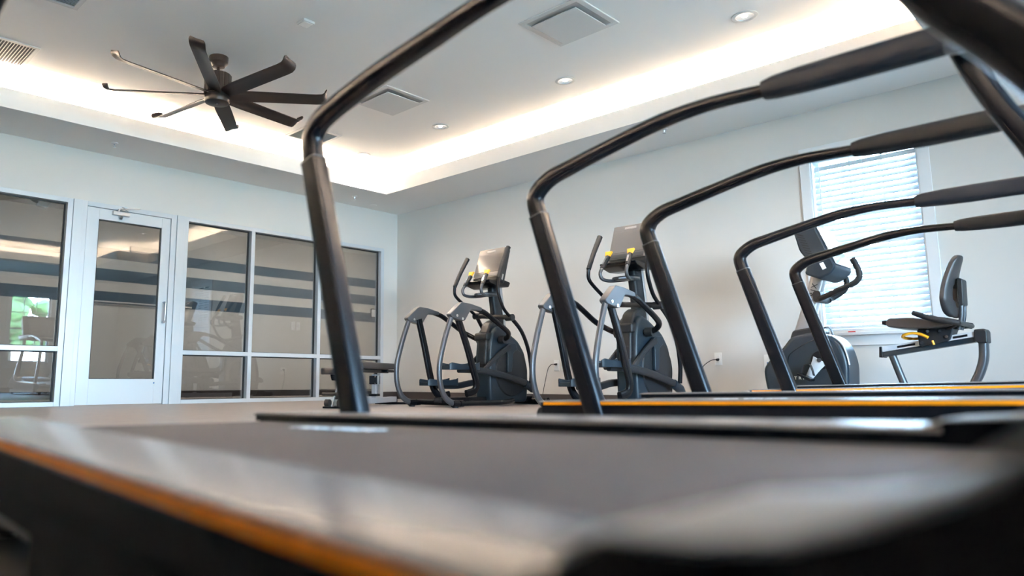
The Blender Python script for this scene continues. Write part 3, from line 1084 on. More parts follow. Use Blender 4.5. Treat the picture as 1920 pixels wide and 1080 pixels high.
    # cross brace and console
    finish('console_crossbar', T([(-0.17, -0.375, 1.06 + lift), (-0.16, 0, 1.05 + lift), (-0.17, 0.375, 1.06 + lift)], (0.03, 0.028), side=(0, 0, 1), sq=3), 'gun', root, O)
    bm = bmesh.new()
    sec = []
    for y, k in ((-0.36, 0.8), (-0.30, 1), (0.30, 1), (0.36, 0.8)):
        sec.append([(-0.24 + 0.02 * (1 - k), y, 1.10 + lift), (-0.16, y, 1.06 + lift), (0.02, y, 1.36 + lift + 0.10 * k), (0.0, y, 1.42 + lift + 0.10 * k), (-0.05, y, 1.43 + lift + 0.10 * k)])
    loft(bm, sec)
    con = finish('console', bm, 'plastic', root, O, bevel=0.008)
    n1 = Vector((-0.24, 0, 1.10)) - Vector((-0.05, 0, 1.53))
    bm = bmesh.new()
    loft(bm, [[(-0.2345, -0.24, 1.135 + lift), (-0.2345, 0.24, 1.135 + lift), (-0.2315, 0.24, 1.135 + lift), (-0.2315, -0.24, 1.135 + lift)], [(-0.083, -0.26, 1.47 + lift), (-0.083, 0.26, 1.47 + lift), (-0.075, 0.26, 1.47 + lift), (-0.075, -0.26, 1.47 + lift)]])
    finish('display', bm, 'screen', con, O, smooth=False)
    return root


P1 = [(-1.398, 0.150), (-1.607, 0.856), (-1.612, 0.930), (-1.560, 0.972), (-1.349, 1.018), (-1.134, 1.047), (-0.979, 1.066), (-0.80, 1.075), (-0.40, 1.078)]
P2 = [(-1.418, 0.144), (-1.642, 0.874), (-1.654, 0.951), (-1.587, 1.006), (-1.481, 1.034), (-1.297, 1.075), (-1.127, 1.108), (-0.975, 1.120), (-0.80, 1.114), (-0.40, 1.114)]
treadmill(0.69, 0.0, -1.655, 'black treadmill nearest the camera with grey side rail and amber stripe filling the foreground', P1, near=(0.186, -0.006, -0.045, 0.055), far=(0.1915, 0.020))
treadmill(2.55, 0.020, -1.655, 'middle black treadmill whose amber side stripe runs in front of the second elliptical', P2, near=(0.202, 0.0236, 0, 0), far=(0.221, 0.0216))
treadmill(4.46, 0.040, -1.655, 'farthest black treadmill, its handrails in front of the exercise bike and window', P2, shift=-0.05, near=(0.2286, 0.0286, 0, 0), far=(0.247, 0.0268))

tag(finish('rubber_mat', B(-1.37, 0.75, -0.75, 0.98, 0.0, 0.006), 'rubber', smooth=False), 'thin black rubber mat on the floor under the nearest treadmill', 'mat')

# ------------------------------------------------------------------ ellipticals


def elliptical(xc, label):
    O = (0, 5.9, 0)
    root = thing('elliptical_trainer', label, 'elliptical', (xc, 5.9, 0), 'two matching ellipticals facing the wall')
    # floor frame
    finish('center_beam', B(-0.05, 0.05, 5.15, 6.62, 0.035, 0.095), 'black', root, O, bevel=0.008)
    finish('front_foot', T([(-0.28, 6.60, 0.04), (0.28, 6.60, 0.04)], (0.035, 0.035), sq=3, smooth=1), 'black', root, O)
    finish('rear_crossbar', T([(-0.33, 5.19, 0.045), (0.33, 5.19, 0.045)], (0.028, 0.028), sq=2, smooth=1), 'black', root, O)
    for s in (-1, 1):
        x = 0.31 * s
        # lower side tube from foot to front
        finish('floor_tube', T([(x, 5.11, 0.042), (x * 0.98, 5.40, 0.042), (x * 0.93, 5.80, 0.042), (x * 0.6, 6.1, 0.05)], 0.026), 'black', root, O)
        bm = bmesh.new()
        cyl(bm, (x, 5.05, 0.042), (x, 5.13, 0.042), 0.033, 18)
        cyl(bm, (x, 5.15, 0.042), (x, 5.20, 0.042), 0.031, 18)
        ff = finish('tube_clamp', bm, 'black', root, O)
        finish('foot_pad', CY((x, 5.09, 0.0), (x, 5.09, 0.016), 0.03, 16), 'rubber', ff, O)
        # rear arc tube
        finish('rear_arc_tube', T([(x, 5.11, 0.042), (x, 5.02, 0.060), (x, 4.935, 0.125), (x, 4.883, 0.253), (x, 4.877, 0.40), (x, 4.908, 0.532), (x, 4.965, 0.70), (x, 5.042, 0.885)], (0.022, 0.029), side=(1, 0, 0), n=18), 'gun', root, O)
        # bracket
        poly = rounded([(4.997, 0.904), (5.069, 0.965), (5.160, 1.035), (5.293, 1.027), (5.46, 0.998), (5.455, 0.962), (5.293, 0.965), (5.203, 0.848), (5.129, 0.853), (5.02, 0.876)], 0.02)
        br = finish('top_bracket', PR(poly, 0, x - 0.032, x + 0.032), 'gun', root, O, bevel=0.006)
        for (y, z) in ((5.085, 0.895), (5.165, 0.868)):
            finish('bolt', CY((x + 0.031 * 1, y, z), (x + 0.041, y, z), 0.014, 14), 'chrome', br, O)
        # tube forward to the crank housing, bending inwards
        finish('guide_tube', T([(x, 5.40, 0.985), (x, 5.52, 0.957), (x, 5.63, 0.908), (x, 5.82, 0.815), (x * 0.92, 5.93, 0.765), (x * 0.72, 5.985, 0.722), (x * 0.5, 5.985, 0.70), (x * 0.34, 5.98, 0.70)], [(0.024, 0.03)] + [0.026] * 7), 'black', root, O)
        finish('guide_hub', CY((x * 0.62, 5.985, 0.70), (x * 0.40, 5.985, 0.70), 0.042, 20), 'plastic', root, O)
        # black strut down to the pedal bar
        up_ = s > 0
        low = [(x - 0.03 * s, 5.155, 0.90), (x - 0.04 * s, 5.305, 0.60), (x - 0.05 * s, 5.40, 0.38), (x - 0.06 * s, 5.462, 0.235), (x - 0.07 * s, 5.44, 0.165), (x - 0.08 * s, 5.33, 0.135)] if up_ else \
              [(x - 0.03 * s, 5.155, 0.90), (x - 0.04 * s, 5.235, 0.60), (x - 0.05 * s, 5.300, 0.32), (x - 0.06 * s, 5.345, 0.175), (x - 0.07 * s, 5.42, 0.105), (x - 0.08 * s, 5.55, 0.12)]
        finish('swing_strut', T(low, (0.022, 0.036), side=(1, 0, 0), sq=3.5, n=18), 'black', root, O)
        # pedal bar + footplate
        px = 0.155 * s
        dz = 0.0 if up_ else -0.16
        pf = [(px, 5.30, 0.375 + dz), (px, 5.60, 0.37 + dz), (px + 0.03 * s, 5.85, 0.335 + dz * 0.6), (px + 0.04 * s, 6.10, 0.285 + dz * 0.2), (px + 0.045 * s, 6.30, 0.235 + (0 if up_ else 0.05)), (px + 0.045 * s, 6.43, 0.175 + (0 if up_ else 0.1))]
        arm = finish('pedal_arm', T(pf, (0.024, 0.034), side=(1, 0, 0), sq=3, n=18), 'plastic', root, O)
        finish('arm_boot', T([pf[-2], pf[-1], (pf[-1][0], pf[-1][1] + 0.05, pf[-1][2] - 0.03)], [(0.03, 0.042), (0.032, 0.046), (0.02, 0.02)], side=(1, 0, 0), sq=2.6, n=18), 'plastic2', arm, O)
        z = 0.40 + dz
        hw = 0.085
        bm = bmesh.new()
        secs = []
        for y, hh, w in ((5.105, 0.030, 0.75), (5.13, 0.042, 0.95), (5.25, 0.028, 1.0), (5.40, 0.028, 1.0), (5.50, 0.040, 0.95), (5.545, 0.052, 0.8)):
            secs.append([(px - hw * w, y, z - 0.028), (px + hw * w, y, z - 0.028), (px + hw * w, y, z + hh), (px + hw * w * 0.86, y, z + hh), (px + hw * w * 0.82, y, z + 0.006), (px - hw * w * 0.82, y, z + 0.006), (px - hw * w * 0.86, y, z + hh), (px - hw * w, y, z + hh)])
        loft(bm, secs)
        finish('foot_pedal', bm, 'plastic2', root, O, bevel=0.006)
        # crank link on the side of the housing
        lx = 0.140 * s
        finish('crank_link', T([(lx, 5.70, 0.375), (lx, 5.84, 0.470), (lx, 5.985, 0.565), (lx, 6.12, 0.630)], [(0.016, 0.02), (0.016, 0.026), (0.016, 0.03), (0.016, 0.036)], side=(1, 0, 0), sq=3), 'plastic', root, O)
        bm = bmesh.new()
        prism(bm, rounded([(6.03, 0.59), (6.08, 0.66), (6.22, 0.67), (6.24, 0.60), (6.165, 0.56), (6.14, 0.36), (6.07, 0.35), (6.08, 0.56)], 0.02), 0, 0.122 * s, 0.152 * s)
        finish('crank_cover', bm, 'plastic2', root, O, bevel=0.005)
        # moving handlebar
        hx_ = 0.27 * s
        h = [(hx_, 5.900, 1.625), (hx_, 5.785, 1.455), (hx_, 5.690, 1.290), (hx_ * 1.02, 5.695, 1.205), (hx_ * 1.02, 5.765, 1.145), (hx_ * 1.0, 5.90, 1.065), (hx_ * 0.98, 6.03, 0.985)] if s < 0 else \
            [(hx_, 5.975, 1.70), (hx_, 5.875, 1.53), (hx_, 5.80, 1.35), (hx_ * 1.02, 5.783, 1.235), (hx_ * 1.02, 5.80, 1.15), (hx_, 5.88, 1.02), (hx_ * 0.98, 6.00, 0.935)]
        hb = finish('moving_handlebar', T(h[2:], 0.0175), 'black', root, O)
        finish('handlebar_grip', T(h[:3], [0.026, 0.0225, 0.0215], smooth=5), 'rubber', hb, O)
        # lower part of the moving arm, hooped over the front of the housing
        l0 = h[-1]
        finish('drive_arm', T([l0, (hx_ * 0.98, 6.17, 0.80), (hx_ * 0.97, 6.285, 0.61), (hx_ * 0.93, 6.345, 0.40), (hx_ * 0.85, 6.365, 0.24)], (0.018, 0.024), side=(1, 0, 0)), 'black', root, O)
        finish('pivot_cap', CY((hx_ * 1.09, l0[1], l0[2]), (hx_ * 0.75, l0[1], l0[2]), 0.036, 20), 'plastic', root, O)
        # fixed handle
        sx = 0.10 * s
        st_ = [(sx * 1.3, 5.700, 1.285), (sx * 1.35, 5.672, 1.235), (sx * 1.3, 5.69, 1.188), (sx * 1.1, 5.76, 1.172), (sx * 0.6, 5.87, 1.18), (sx * 0.3, 5.98, 1.20)]
        fh = finish('fixed_handle', T(st_, 0.016), 'gun', root, O)
        finish('handle_grip', T([(sx * 1.3, 5.700, 1.285), (sx * 1.22, 5.745, 1.345), (sx * 1.15, 5.785, 1.400)], [0.021, 0.023, 0.022], smooth=4), 'rubber', fh, O)
        finish('sensor_plate', T([(sx * 1.26, 5.698, 1.318), (sx * 1.18, 5.742, 1.382)], (0.010, 0.006), side=(1, 0, 0), smooth=1), 'chrome', fh, O)
        bm = bmesh.new()
        rot = Matrix.Rotation(math.radians(-55), 3, 'X')
        for v in box(bm, -0.032, 0.032, -0.025, 0.025, -0.01, 0.01):
            v.co.x *= 1.15 if v.co.y > 0 else 0.75
            v.co = Matrix.Rotation(math.radians(60), 3, 'X') @ v.co + Vector((sx * 1.15, 5.790, 1.425))
        finish('thumb_button', bm, 'yellow', fh, O, bevel=0.003)
    finish('pivot_axle', CY((-0.27, 6.03, 0.985), (0.27, 6.00, 0.935), 0.026, 18), 'plastic', root, O)
    finish('handle_shelf', T([(-0.06, 5.80, 1.19), (0, 5.90, 1.20), (0.0, 6.05, 1.21)], [(0.07, 0.018), (0.085, 0.022), (0.05, 0.03)], side=(1, 0, 0), sq=3), 'gun', root, O)
    # mast and console
    finish('console_mast', T([(0, 6.09, 0.72), (0, 6.075, 1.0), (0, 6.03, 1.31)], [(0.05, 0.085), (0.045, 0.08), (0.045, 0.08)], side=(1, 0, 0), sq=3.5, n=20), 'plastic', root, O)
    finish('mast_edge', T([(0.052, 6.15, 0.80), (0.050, 6.135, 1.0), (0.048, 6.09, 1.30)], (0.006, 0.018), side=(1, 0, 0), sq=3), 'silver', root, O)
    # console: tilted box, screen faces -y and up
    tilt = math.radians(-19)
    cc = Vector((0, 5.985, 1.515))
    rx = Matrix.Rotation(tilt, 3, 'X')

    def cb(name, par, m, x0, x1, d0, d1, z0, z1, bev, taper=1.0):
        bm = bmesh.new()
        vs = box(bm, x0, x1, d0, d1, z0, z1)
        for v in vs:
            if v.co.z > (z0 + z1) / 2:
                v.co.x *= taper
            v.co = rx @ v.co + cc
        return finish(name, bm, m, par, O, bevel=bev, segs=3)
    con = cb('console', root, 'plastic', -0.205, 0.205, -0.030, 0.062, -0.205, 0.215, 0.022, 0.94)
    cb('console_face', con, 'side_rail', -0.192, 0.192, -0.037, -0.030, -0.150, 0.205, 0.004, 0.95)
    cb('screen', con, 'screen', -0.172, 0.172, -0.041, -0.0365, -0.085, 0.140, 0.003, 0.975)
    cb('control_strip', con, 'gun', -0.176, 0.176, -0.041, -0.0365, -0.142, -0.098, 0.002)
    cb('logo_badge', con, 'silver', -0.060, 0.060, -0.041, -0.0365, 0.158, 0.182, 0.005)
    cb('side_port', con, 'silver', 0.2045, 0.2075, -0.004, 0.016, -0.175, -0.11, 0.001)
    bm = bmesh.new()
    prism(bm, rounded([(5.74, 1.335), (5.76, 1.30), (5.90, 1.265), (6.07, 1.275), (6.10, 1.33), (5.94, 1.36), (5.90, 1.325), (5.80, 1.335)], 0.02), 0, -0.185, 0.185)
    finish('accessory_tray', bm, 'black', root, O, bevel=0.008)
    # housing
    bm = bmesh.new()
    poly = [(5.835, 0.030), (5.825, 0.216), (5.83, 0.525), (5.85, 0.70), (5.88, 0.80), (5.96, 0.86), (6.05, 0.83), (6.14, 0.79), (6.311, 0.705), (6.42, 0.58), (6.465, 0.42), (6.475, 0.25), (6.45, 0.030)]
    prism(bm, rounded(poly, 0.05), 0, -0.108, 0.108)
    hs = finish('drive_housing', bm, 'plastic2', root, O, bevel=0.03, segs=4)
    for s in (-1, 1):
        finish('side_disc', T([(0.106 * s, 6.18, 0.36), (0.120 * s, 6.18, 0.36)], [0.27, 0.258], n=48, smooth=1), 'plastic', hs, O)
    bm = bmesh.new()
    prism(bm, rounded([(5.80, 0.42), (5.825, 0.74), (5.90, 0.88), (6.00, 0.93), (6.10, 0.90), (6.12, 0.78), (6.0, 0.60), (5.98, 0.42)], 0.04), 0, -0.062, 0.062)
    finish('housing_neck', bm, 'plastic', hs, O, bevel=0.02, segs=3)
    bm = bmesh.new()
    prism(bm, rounded([(5.80, 0.69), (5.80, 0.77), (5.98, 0.80), (6.0, 0.70)], 0.02), 0, -0.09, 0.09)
    finish('neck_collar', bm, 'plastic', hs, O, bevel=0.015)
    return root


elliptical(-5.27, 'black elliptical trainer near the room corner, left of the two, tan light on its screen')
elliptical(-3.53, 'black elliptical trainer seen between the handrails of the middle treadmill')

# ------------------------------------------------------------------ recumbent exercise bike
O = (0, 0, 0)
bike = thing('exercise_bike', 'recumbent exercise bike with silver mast and reclined seat in front of the window', 'exercise bike', (-1.9, 6.3, 0))
bm = bmesh.new()
poly = [(-0.56, 0.36), (-0.545, 0.20), (-0.50, 0.06), (0.06, 0.06), (0.065, 0.24), (0.075, 0.39), (0.045, 0.52), (-0.01, 0.60), (-0.15, 0.645), (-0.33, 0.615), (-0.39, 0.53), (-0.50, 0.44)]
prism(bm, rounded(poly, 0.06), 1, -0.15, 0.15)
body = finish('drive_housing', bm, 'plastic2', bike, O, bevel=0.03, segs=4)
bm = bmesh.new()
prism(bm, rounded([(-0.36, 0.60), (-0.335, 0.665), (-0.17, 0.69), (-0.10, 0.66), (-0.11, 0.60), (-0.34, 0.57)], 0.02), 1, -0.075, 0.075)
finish('mast_collar', bm, 'plastic', body, O, bevel=0.012)
finish('housing_seam', T([(-0.36, -0.1505, 0.40), (-0.34, -0.1505, 0.47), (-0.22, -0.1505, 0.55), (-0.08, -0.1505, 0.60)], 0.003, n=6), 'black', body, O)
finish('front_edge_trim', T([(-0.03, -0.125, 0.606), (0.030, -0.125, 0.552), (0.064, -0.125, 0.47), (0.078, -0.125, 0.38)], [(0.012, 0.006)] * 4, side=(0, 1, 0), sq=3), 'silver', body, O)
mast = finish('console_mast', T([(-0.275, 0, 0.64), (-0.20, 0, 0.87), (-0.125, 0, 1.10)], [(0.052, 0.068), (0.048, 0.060), (0.045, 0.055)], side=(0, 1, 0), sq=3, n=24), 'silver', bike, O)
dirm = Vector((0.15, 0, 0.46)).normalized()
text_mesh('mast_wordmark', 'MATRIX', 0.060, 'black', mast, axes(dirm, Vector((0, 0, 0)) + Vector((-dirm.z, 0, dirm.x)), (-0.182, -0.0500, 0.915)), 1.25)
text_mesh('housing_wordmark', 'MATRIX', 0.034, 'white', body, axes((1, 0, 0), (0, 0, 1), (-0.300, -0.1512, 0.282)), 1.7)
# console, leaning back
bm = bmesh.new()
prism(bm, rounded([(-0.235, 1.475), (-0.105, 1.515), (-0.07, 1.48), (0.062, 1.135), (0.015, 1.08), (-0.066, 1.05), (-0.170, 1.10), (-0.135, 1.20), (-0.195, 1.29)], 0.025), 1, -0.20, 0.20)
con = finish('console', bm, 'matte_plastic', bike, O, bevel=0.015, segs=3)
dv = Vector((0.132, 0, -0.345)).normalized()
nv = Vector((0.934, 0, 0.357))
bm = bmesh.new()
rotm = Matrix((dv, Vector((0, 1, 0)), dv.cross(Vector((0, 1, 0))))).transposed()
obox(bm, Vector((-0.004, 0, 1.315)) + nv * 0.003, (0.34, 0.37, 0.008), rotm)
finish('screen', bm, 'screen', con, O, bevel=0.003)
bm = bmesh.new()
for k in range(9):
    obox(bm, (-0.178 + 0.008 * k, -0.2005, 1.415 - 0.022 * k), (0.055, 0.002, 0.006), Matrix.Rotation(0.35, 3, 'Y'))
finish('vent_slots', bm, 'black', con, O, smooth=False)
bm = bmesh.new()
obox(bm, (-0.028, -0.2008, 1.15), (0.030, 0.002, 0.055), Matrix.Rotation(-0.37, 3, 'Y'))
finish('side_label', bm, 'white', con, O, smooth=False)
finish('handlebar', T([(-0.10, -0.10, 0.905), (-0.02, -0.17, 0.920), (0.06, -0.20, 0.948), (0.14, -0.212, 0.975), (0.195, -0.215, 1.000), (0.222, -0.215, 1.040), (0.218, -0.215, 1.090), (0.185, -0.215, 1.180)], 0.0205, side=(0, 1, 0), n=18), 'rubber', bike, O)
finish('handlebar', T([(-0.10, 0.10, 0.905), (-0.10, 0.17, 0.925), (-0.06, 0.20, 0.955), (-0.02, 0.212, 0.985), (0.005, 0.215, 1.030), (0.004, 0.215, 1.090), (-0.020, 0.215, 1.150), (-0.045, 0.215, 1.215)], 0.0205, side=(0, 1, 0), n=18), 'rubber', bike, O)
finish('handlebar_bracket', T([(-0.12, -0.11, 0.925), (-0.12, 0.11, 0.925)], (0.045, 0.03), side=(0, 0, 1), sq=3, smooth=1), 'plastic', bike, O)
# crank and pedals
bm = bmesh.new()
for q_ in (-1, 1):
    finish('crank_disc', CY((-0.112, q_ * 0.146, 0.42), (-0.112, q_ * 0.158, 0.42), 0.072, 32), 'black', bike, O)
for s, ang in ((-1, 0), (1, 1)):
    a = Vector((-0.112, s * 0.172, 0.42))
    dvec = Vector((-0.085, 0, -0.130)) if s < 0 else Vector((-0.065, 0, 0.150))
    b = a + dvec
    cr = finish('crank_arm', T([tuple(a), tuple(a + dvec * 0.4), tuple(b)], [(0.014, 0.056), (0.012, 0.040), (0.010, 0.026)], side=(0, 1, 0), sq=2.5), 'alurail', bike, O)
    finish('crank_bolt', CY((a.x, s * 0.184, a.z), (a.x, s * 0.192, a.z), 0.017, 16), 'chrome', cr, O)
    bm = bmesh.new()
    obox(bm, (b.x - 0.005, s * 0.235, b.z), (0.11, 0.095, 0.022), Matrix.Rotation(0.5, 3, 'Y'))
    pd = finish('pedal', bm, 'black', bike, O, bevel=0.006)
    k = 1 if s < 0 else 1
    hz = 0.07 if s < 0 else 0.10
    stp = [(b.x - 0.045, s * 0.205, b.z + 0.02), (b.x - 0.015, s * 0.215, b.z + hz + 0.02), (b.x + 0.03, s * 0.225, b.z + hz + 0.022), (b.x + 0.055, s * 0.235, b.z + 0.01)]
    finish('pedal_strap', T(stp, [(0.022, 0.003)] * 4, side=(0, 1, 0), sq=3), 'rubber', pd, O)
# the floor frame and seat rail
finish('floor_beam', B(-0.48, 0.86, -0.04, 0.04, 0.025, 0.085), 'black', bike, O, bevel=0.008)
for x in (-0.44, 0.82):
    ft = finish('floor_foot', T([(x, -0.27, 0.04), (x, 0.27, 0.04)], (0.034, 0.034), sq=3, smooth=1), 'black', bike, O)
sl = (0.573 - 0.480) / (0.873 - 0.282)
bm = bmesh.new()


def rail_y(x):
    return 0.480 + (x - 0.282) * sl


def para(name, m, x0, x1, d0, d1, y0, y1, par, bev=0.0):
    bm = bmesh.new()
    prism(bm, [(x0, rail_y(x0) + d0), (x1, rail_y(x1) + d0), (x1, rail_y(x1) + d1), (x0, rail_y(x0) + d1)], 1, y0, y1)
    return finish(name, bm, m, par, O, bevel=bev, smooth=False)


rail = para('seat_rail', 'alurail', 0.285, 0.862, -0.006, 0.032, -0.055, 0.055, bike, 0.003)
para('rail_label', 'black', 0.385, 0.50, 0.004, 0.020, -0.0565, -0.054, rail)
para('rail_label', 'black', 0.73, 0.815, 0.004, 0.020, -0.0565, -0.054, rail)
para('rail_underframe', 'plastic2', 0.285, 0.862, -0.042, -0.007, -0.045, 0.045, rail, 0.003)
bm = bmesh.new()
prism(bm, rounded([(0.268, 0.515), (0.262, 0.435), (0.286, 0.432), (0.288, 0.515)], 0.006), 1, -0.06, 0.06)
finish('rail_end_cap', bm, 'black', rail, O, bevel=0.004)
bm = bmesh.new()
prism(bm, rounded([(0.855, 0.615), (0.848, 0.54), (0.875, 0.515), (0.925, 0.52), (0.928, 0.60), (0.915, 0.618)], 0.01), 1, -0.065, 0.065)
finish('rail_end_cap', bm, 'plastic', rail, O, bevel=0.008)
finish('front_leg', T([(0.335, 0, 0.455), (0.385, 0, 0.27), (0.445, 0, 0.07)], (0.026, 0.026), side=(0, 1, 0)), 'gun', bike, O)
finish('rear_leg', T([(0.893, 0, 0.54), (0.885, 0, 0.42), (0.855, 0, 0.32), (0.80, 0, 0.20), (0.78, 0, 0.07)], (0.045, 0.028), side=(0, 1, 0), sq=3), 'gun', bike, O)
# seat
bm = bmesh.new()
prism(bm, rounded([(0.355, 0.675), (0.375, 0.715), (0.52, 0.712), (0.66, 0.685), (0.76, 0.675), (0.77, 0.645), (0.64, 0.630), (0.50, 0.632), (0.37, 0.650)], 0.02), 1, -0.19, 0.19)
seat = finish('seat_cushion', bm, 'pad', bike, O, bevel=0.02, segs=4)
finish('seat_nose', T([(0.37, -0.10, 0.685), (0.335, -0.10, 0.688), (0.318, -0.10, 0.690)], [(0.055, 0.022), (0.045, 0.018), (0.035, 0.012)], side=(0, 1, 0), sq=3), 'plastic', seat, O)
bm = bmesh.new()
prism(bm, rounded([(0.525, 0.632), (0.745, 0.632), (0.715, 0.545), (0.64, 0.522), (0.53, 0.505)], 0.015), 1, -0.085, 0.085)
br = finish('seat_carriage', bm, 'plastic', bike, O, bevel=0.005)
bm = bmesh.new()
for x, z in ((0.548, 0.531), (0.700, 0.570), (0.59, 0.612), (0.665, 0.612)):
    cyl(bm, (x, -0.085, z), (x, -0.093, z), 0.011, 14)
finish('carriage_bolts', bm, 'chrome', br, O)
finish('adjust_lever', T([(0.60, -0.13, 0.566), (0.555, -0.13, 0.592), (0.50, -0.13, 0.602), (0.447, -0.13, 0.588), (0.435, -0.06, 0.575), (0.47, 0.0, 0.568), (0.52, 0.0, 0.568)], [(0.010, 0.010), (0.010, 0.010), (0.010, 0.008), (0.012, 0.007), (0.012, 0.007), (0.010, 0.007), (0.01, 0.007)], sq=2.5), 'yellow', bike, O)
finish('lever_tab', T([(0.618, -0.11, 0.545), (0.626, -0.11, 0.515)], (0.008, 0.006), smooth=1), 'yellow', br, O)
for s in (-1, 1):
    finish('side_grip_bar', T([(0.80, s * 0.21, 0.655), (0.74, s * 0.235, 0.672), (0.66, s * 0.25, 0.690), (0.585, s * 0.25, 0.722), (0.545, s * 0.25, 0.740)], [0.022, 0.022, 0.020, 0.019, 0.016]), 'rubber', bike, O)
    finish('grip_bar_stay', T([(0.80, s * 0.21, 0.652), (0.75, s * 0.12, 0.64), (0.70, s * 0.07, 0.62)], 0.012), 'plastic', bike, O)
finish('grip_cross_tube', CY((0.80, -0.22, 0.655), (0.80, 0.22, 0.655), 0.016, 14), 'plastic', bike, O)
# backrest: curved shell with an oval slot, leaning; frame outline in (y, z), x by curvature


def back_pt(u, w):
    """u -1..1 across, w 0..1 up: the backrest shell's front face."""
    halfw = 0.18 * (1 - 0.55 * max(0, w - 0.30) / 0.70) * (0.55 + 0.45 * min(1, w / 0.27))
    y = u * halfw
    x = 0.745 + 0.045 * w - 0.050 * math.sin(PI * min(1, w * 1.05)) * 0.6 - 0.055 * u * u * (1 - 0.6 * w)
    return Vector((x, y, 0.705 + 0.445 * w))


bm = bmesh.new()
NU, NW = 14, 18
front, back = {}, {}
for i in range(NU + 1):
    for j in range(NW + 1):
        u, w = -1 + 2 * i / NU, j / NW
        # round the corners
        k = 1.0
        if w > 0.85:
            k = math.sqrt(max(0.0, 1 - ((w - 0.85) / 0.16) ** 2))
        if w < 0.12:
            k = math.sqrt(max(0.05, 1 - ((0.12 - w) / 0.14) ** 2))
        p = back_pt(u * (0.45 + 0.55 * k), w)
        front[i, j] = bm.verts.new(p)
        back[i, j] = bm.verts.new(p + Vector((0.040, 0, 0)))


def hole(i, j):
    u, w = -1 + 2 * (i + 0.5) / NU, (j + 0.5) / NW
    return (abs(u) / 0.42) ** 2 + ((w - 0.40) / 0.24) ** 2 < 1


for i in range(NU):
    for j in range(NW):
        if hole(i, j):
            continue
        bm.faces.new((front[i, j], front[i + 1, j], front[i + 1, j + 1], front[i, j + 1]))
        bm.faces.new((back[i, j], back[i, j + 1], back[i + 1, j + 1], back[i + 1, j]))
        for di, dj, e in ((-1, 0, ((0, 0), (0, 1))), (1, 0, ((1, 1), (1, 0))), (0, -1, ((1, 0), (0, 0))), (0, 1, ((0, 1), (1, 1)))):
            a_, b_ = i + di, j + dj
            if a_ < 0 or a_ >= NU or b_ < 0 or b_ >= NW or hole(a_, b_):
                (p, q_), (r_, s_) = e
                v1, v2 = (i + p, j + q_), (i + r_, j + s_)
                bm.faces.new((front[v1], front[v2], back[v2], back[v1]))
bmesh.ops.delete(bm, geom=[v for v in bm.verts if not v.link_faces], context='VERTS')
bk = finish('seat_back', bm, 'pad', bike, O, angle=60)
md = bk.modifiers.new('subd', 'SUBSURF')
md.levels = md.render_levels = 1
bm = bmesh.new()
prism(bm, rounded([(0.790, 0.985), (0.822, 0.975), (0.815, 0.79), (0.785, 0.78)], 0.012), 1, -0.07, 0.07)
finish('back_bracket', bm, 'plastic', bike, O, bevel=0.006)
for y in (-0.045, 0.045):
    finish('back_post', T([(0.765, y, 0.62), (0.79, y, 0.72), (0.80, y, 0.88)], 0.014), 'gun', bike, O)

# ------------------------------------------------------------------ weight bench
bench = thing('weight_bench', 'adjustable black padded weight bench on a silver frame before the glass partition', 'bench', (-5.70, 4.25, 0))
bench.rotation_euler = (0, 0, math.atan2(0.898, -0.44))
finish('floor_beam', B(-0.05, 1.36, -0.032, 0.032, 0.026, 0.085), 'lightsteel', bench, bevel=0.004)
finish('beam_end_cap', B(1.36, 1.376, -0.034, 0.034, 0.022, 0.088), 'black', bench, bevel=0.003)
finish('rear_foot', B(1.27, 1.36, -0.20, 0.20, 0.0, 0.025), 'black', bench, bevel=0.003)
finish('front_foot', B(-0.075, 0.0, -0.14, 0.14, 0.0, 0.018), 'black', bench, bevel=0.003)
bm = bmesh.new()
prism(bm, rounded([(-0.09, 0.018), (0.02, 0.018), (0.19, 0.30), (0.09, 0.30)], 0.01), 1, -0.045, -0.035)
prism(bm, rounded([(-0.09, 0.018), (0.02, 0.018), (0.19, 0.30), (0.09, 0.30)], 0.01), 1, 0.035, 0.045)
finish('side_plate', bm, 'lightsteel', bench, bevel=0.002)
finish('seat_strut', T([(-0.03, 0, 0.075), (0.04, 0, 0.19), (0.12, 0, 0.30)], (0.028, 0.028), sq=4, smooth=1), 'black', bench)
for y in (-0.0675, 0.0675):
    finish('transport_wheel', CY((-0.105, y - 0.022, 0.052), (-0.105, y + 0.022, 0.052), 0.036, 24), 'rubber', bench)
finish('foot_roller', CY((-0.02, -0.17, 0.135), (-0.02, 0.17, 0.135), 0.017, 16), 'rubber', bench)
finish('yellow_label', B(-0.005, 0.010, -0.0465, -0.0455, 0.15, 0.175), 'yellow', bench, smooth=False)
bm = bmesh.new()
loft(bm, [[(-0.15, -0.10, 0.325), (-0.15, 0.10, 0.325), (-0.15, 0.10, 0.375), (-0.15, -0.10, 0.375)], [(-0.12, -0.145, 0.32), (-0.12, 0.145, 0.32), (-0.12, 0.145, 0.385), (-0.12, -0.145, 0.385)], [(0.20, -0.15, 0.335), (0.20, 0.15, 0.335), (0.20, 0.15, 0.402), (0.20, -0.15, 0.402)]])
finish('seat_pad', bm, 'pad', bench, bevel=0.016, segs=4)
bm = bmesh.new()
prism(bm, rounded([(-0.10, 0.32), (-0.07, 0.262), (0.02, 0.285), (0.04, 0.24), (0.14, 0.24), (0.18, 0.335)], 0.01), 1, -0.05, 0.05)
finish('seat_bracket', bm, 'black', bench, bevel=0.004)
finish('back_pad', B(0.22, 1.17, -0.135, 0.135, 0.385, 0.45), 'pad', bench, bevel=0.016, segs=4)
finish('back_frame', B(0.26, 1.10, -0.04, 0.04, 0.345, 0.384), 'black', bench, bevel=0.004)
finish('head_roller', B(0.98, 1.20, -0.08, 0.08, 0.352, 0.380), 'black', bench, bevel=0.006)
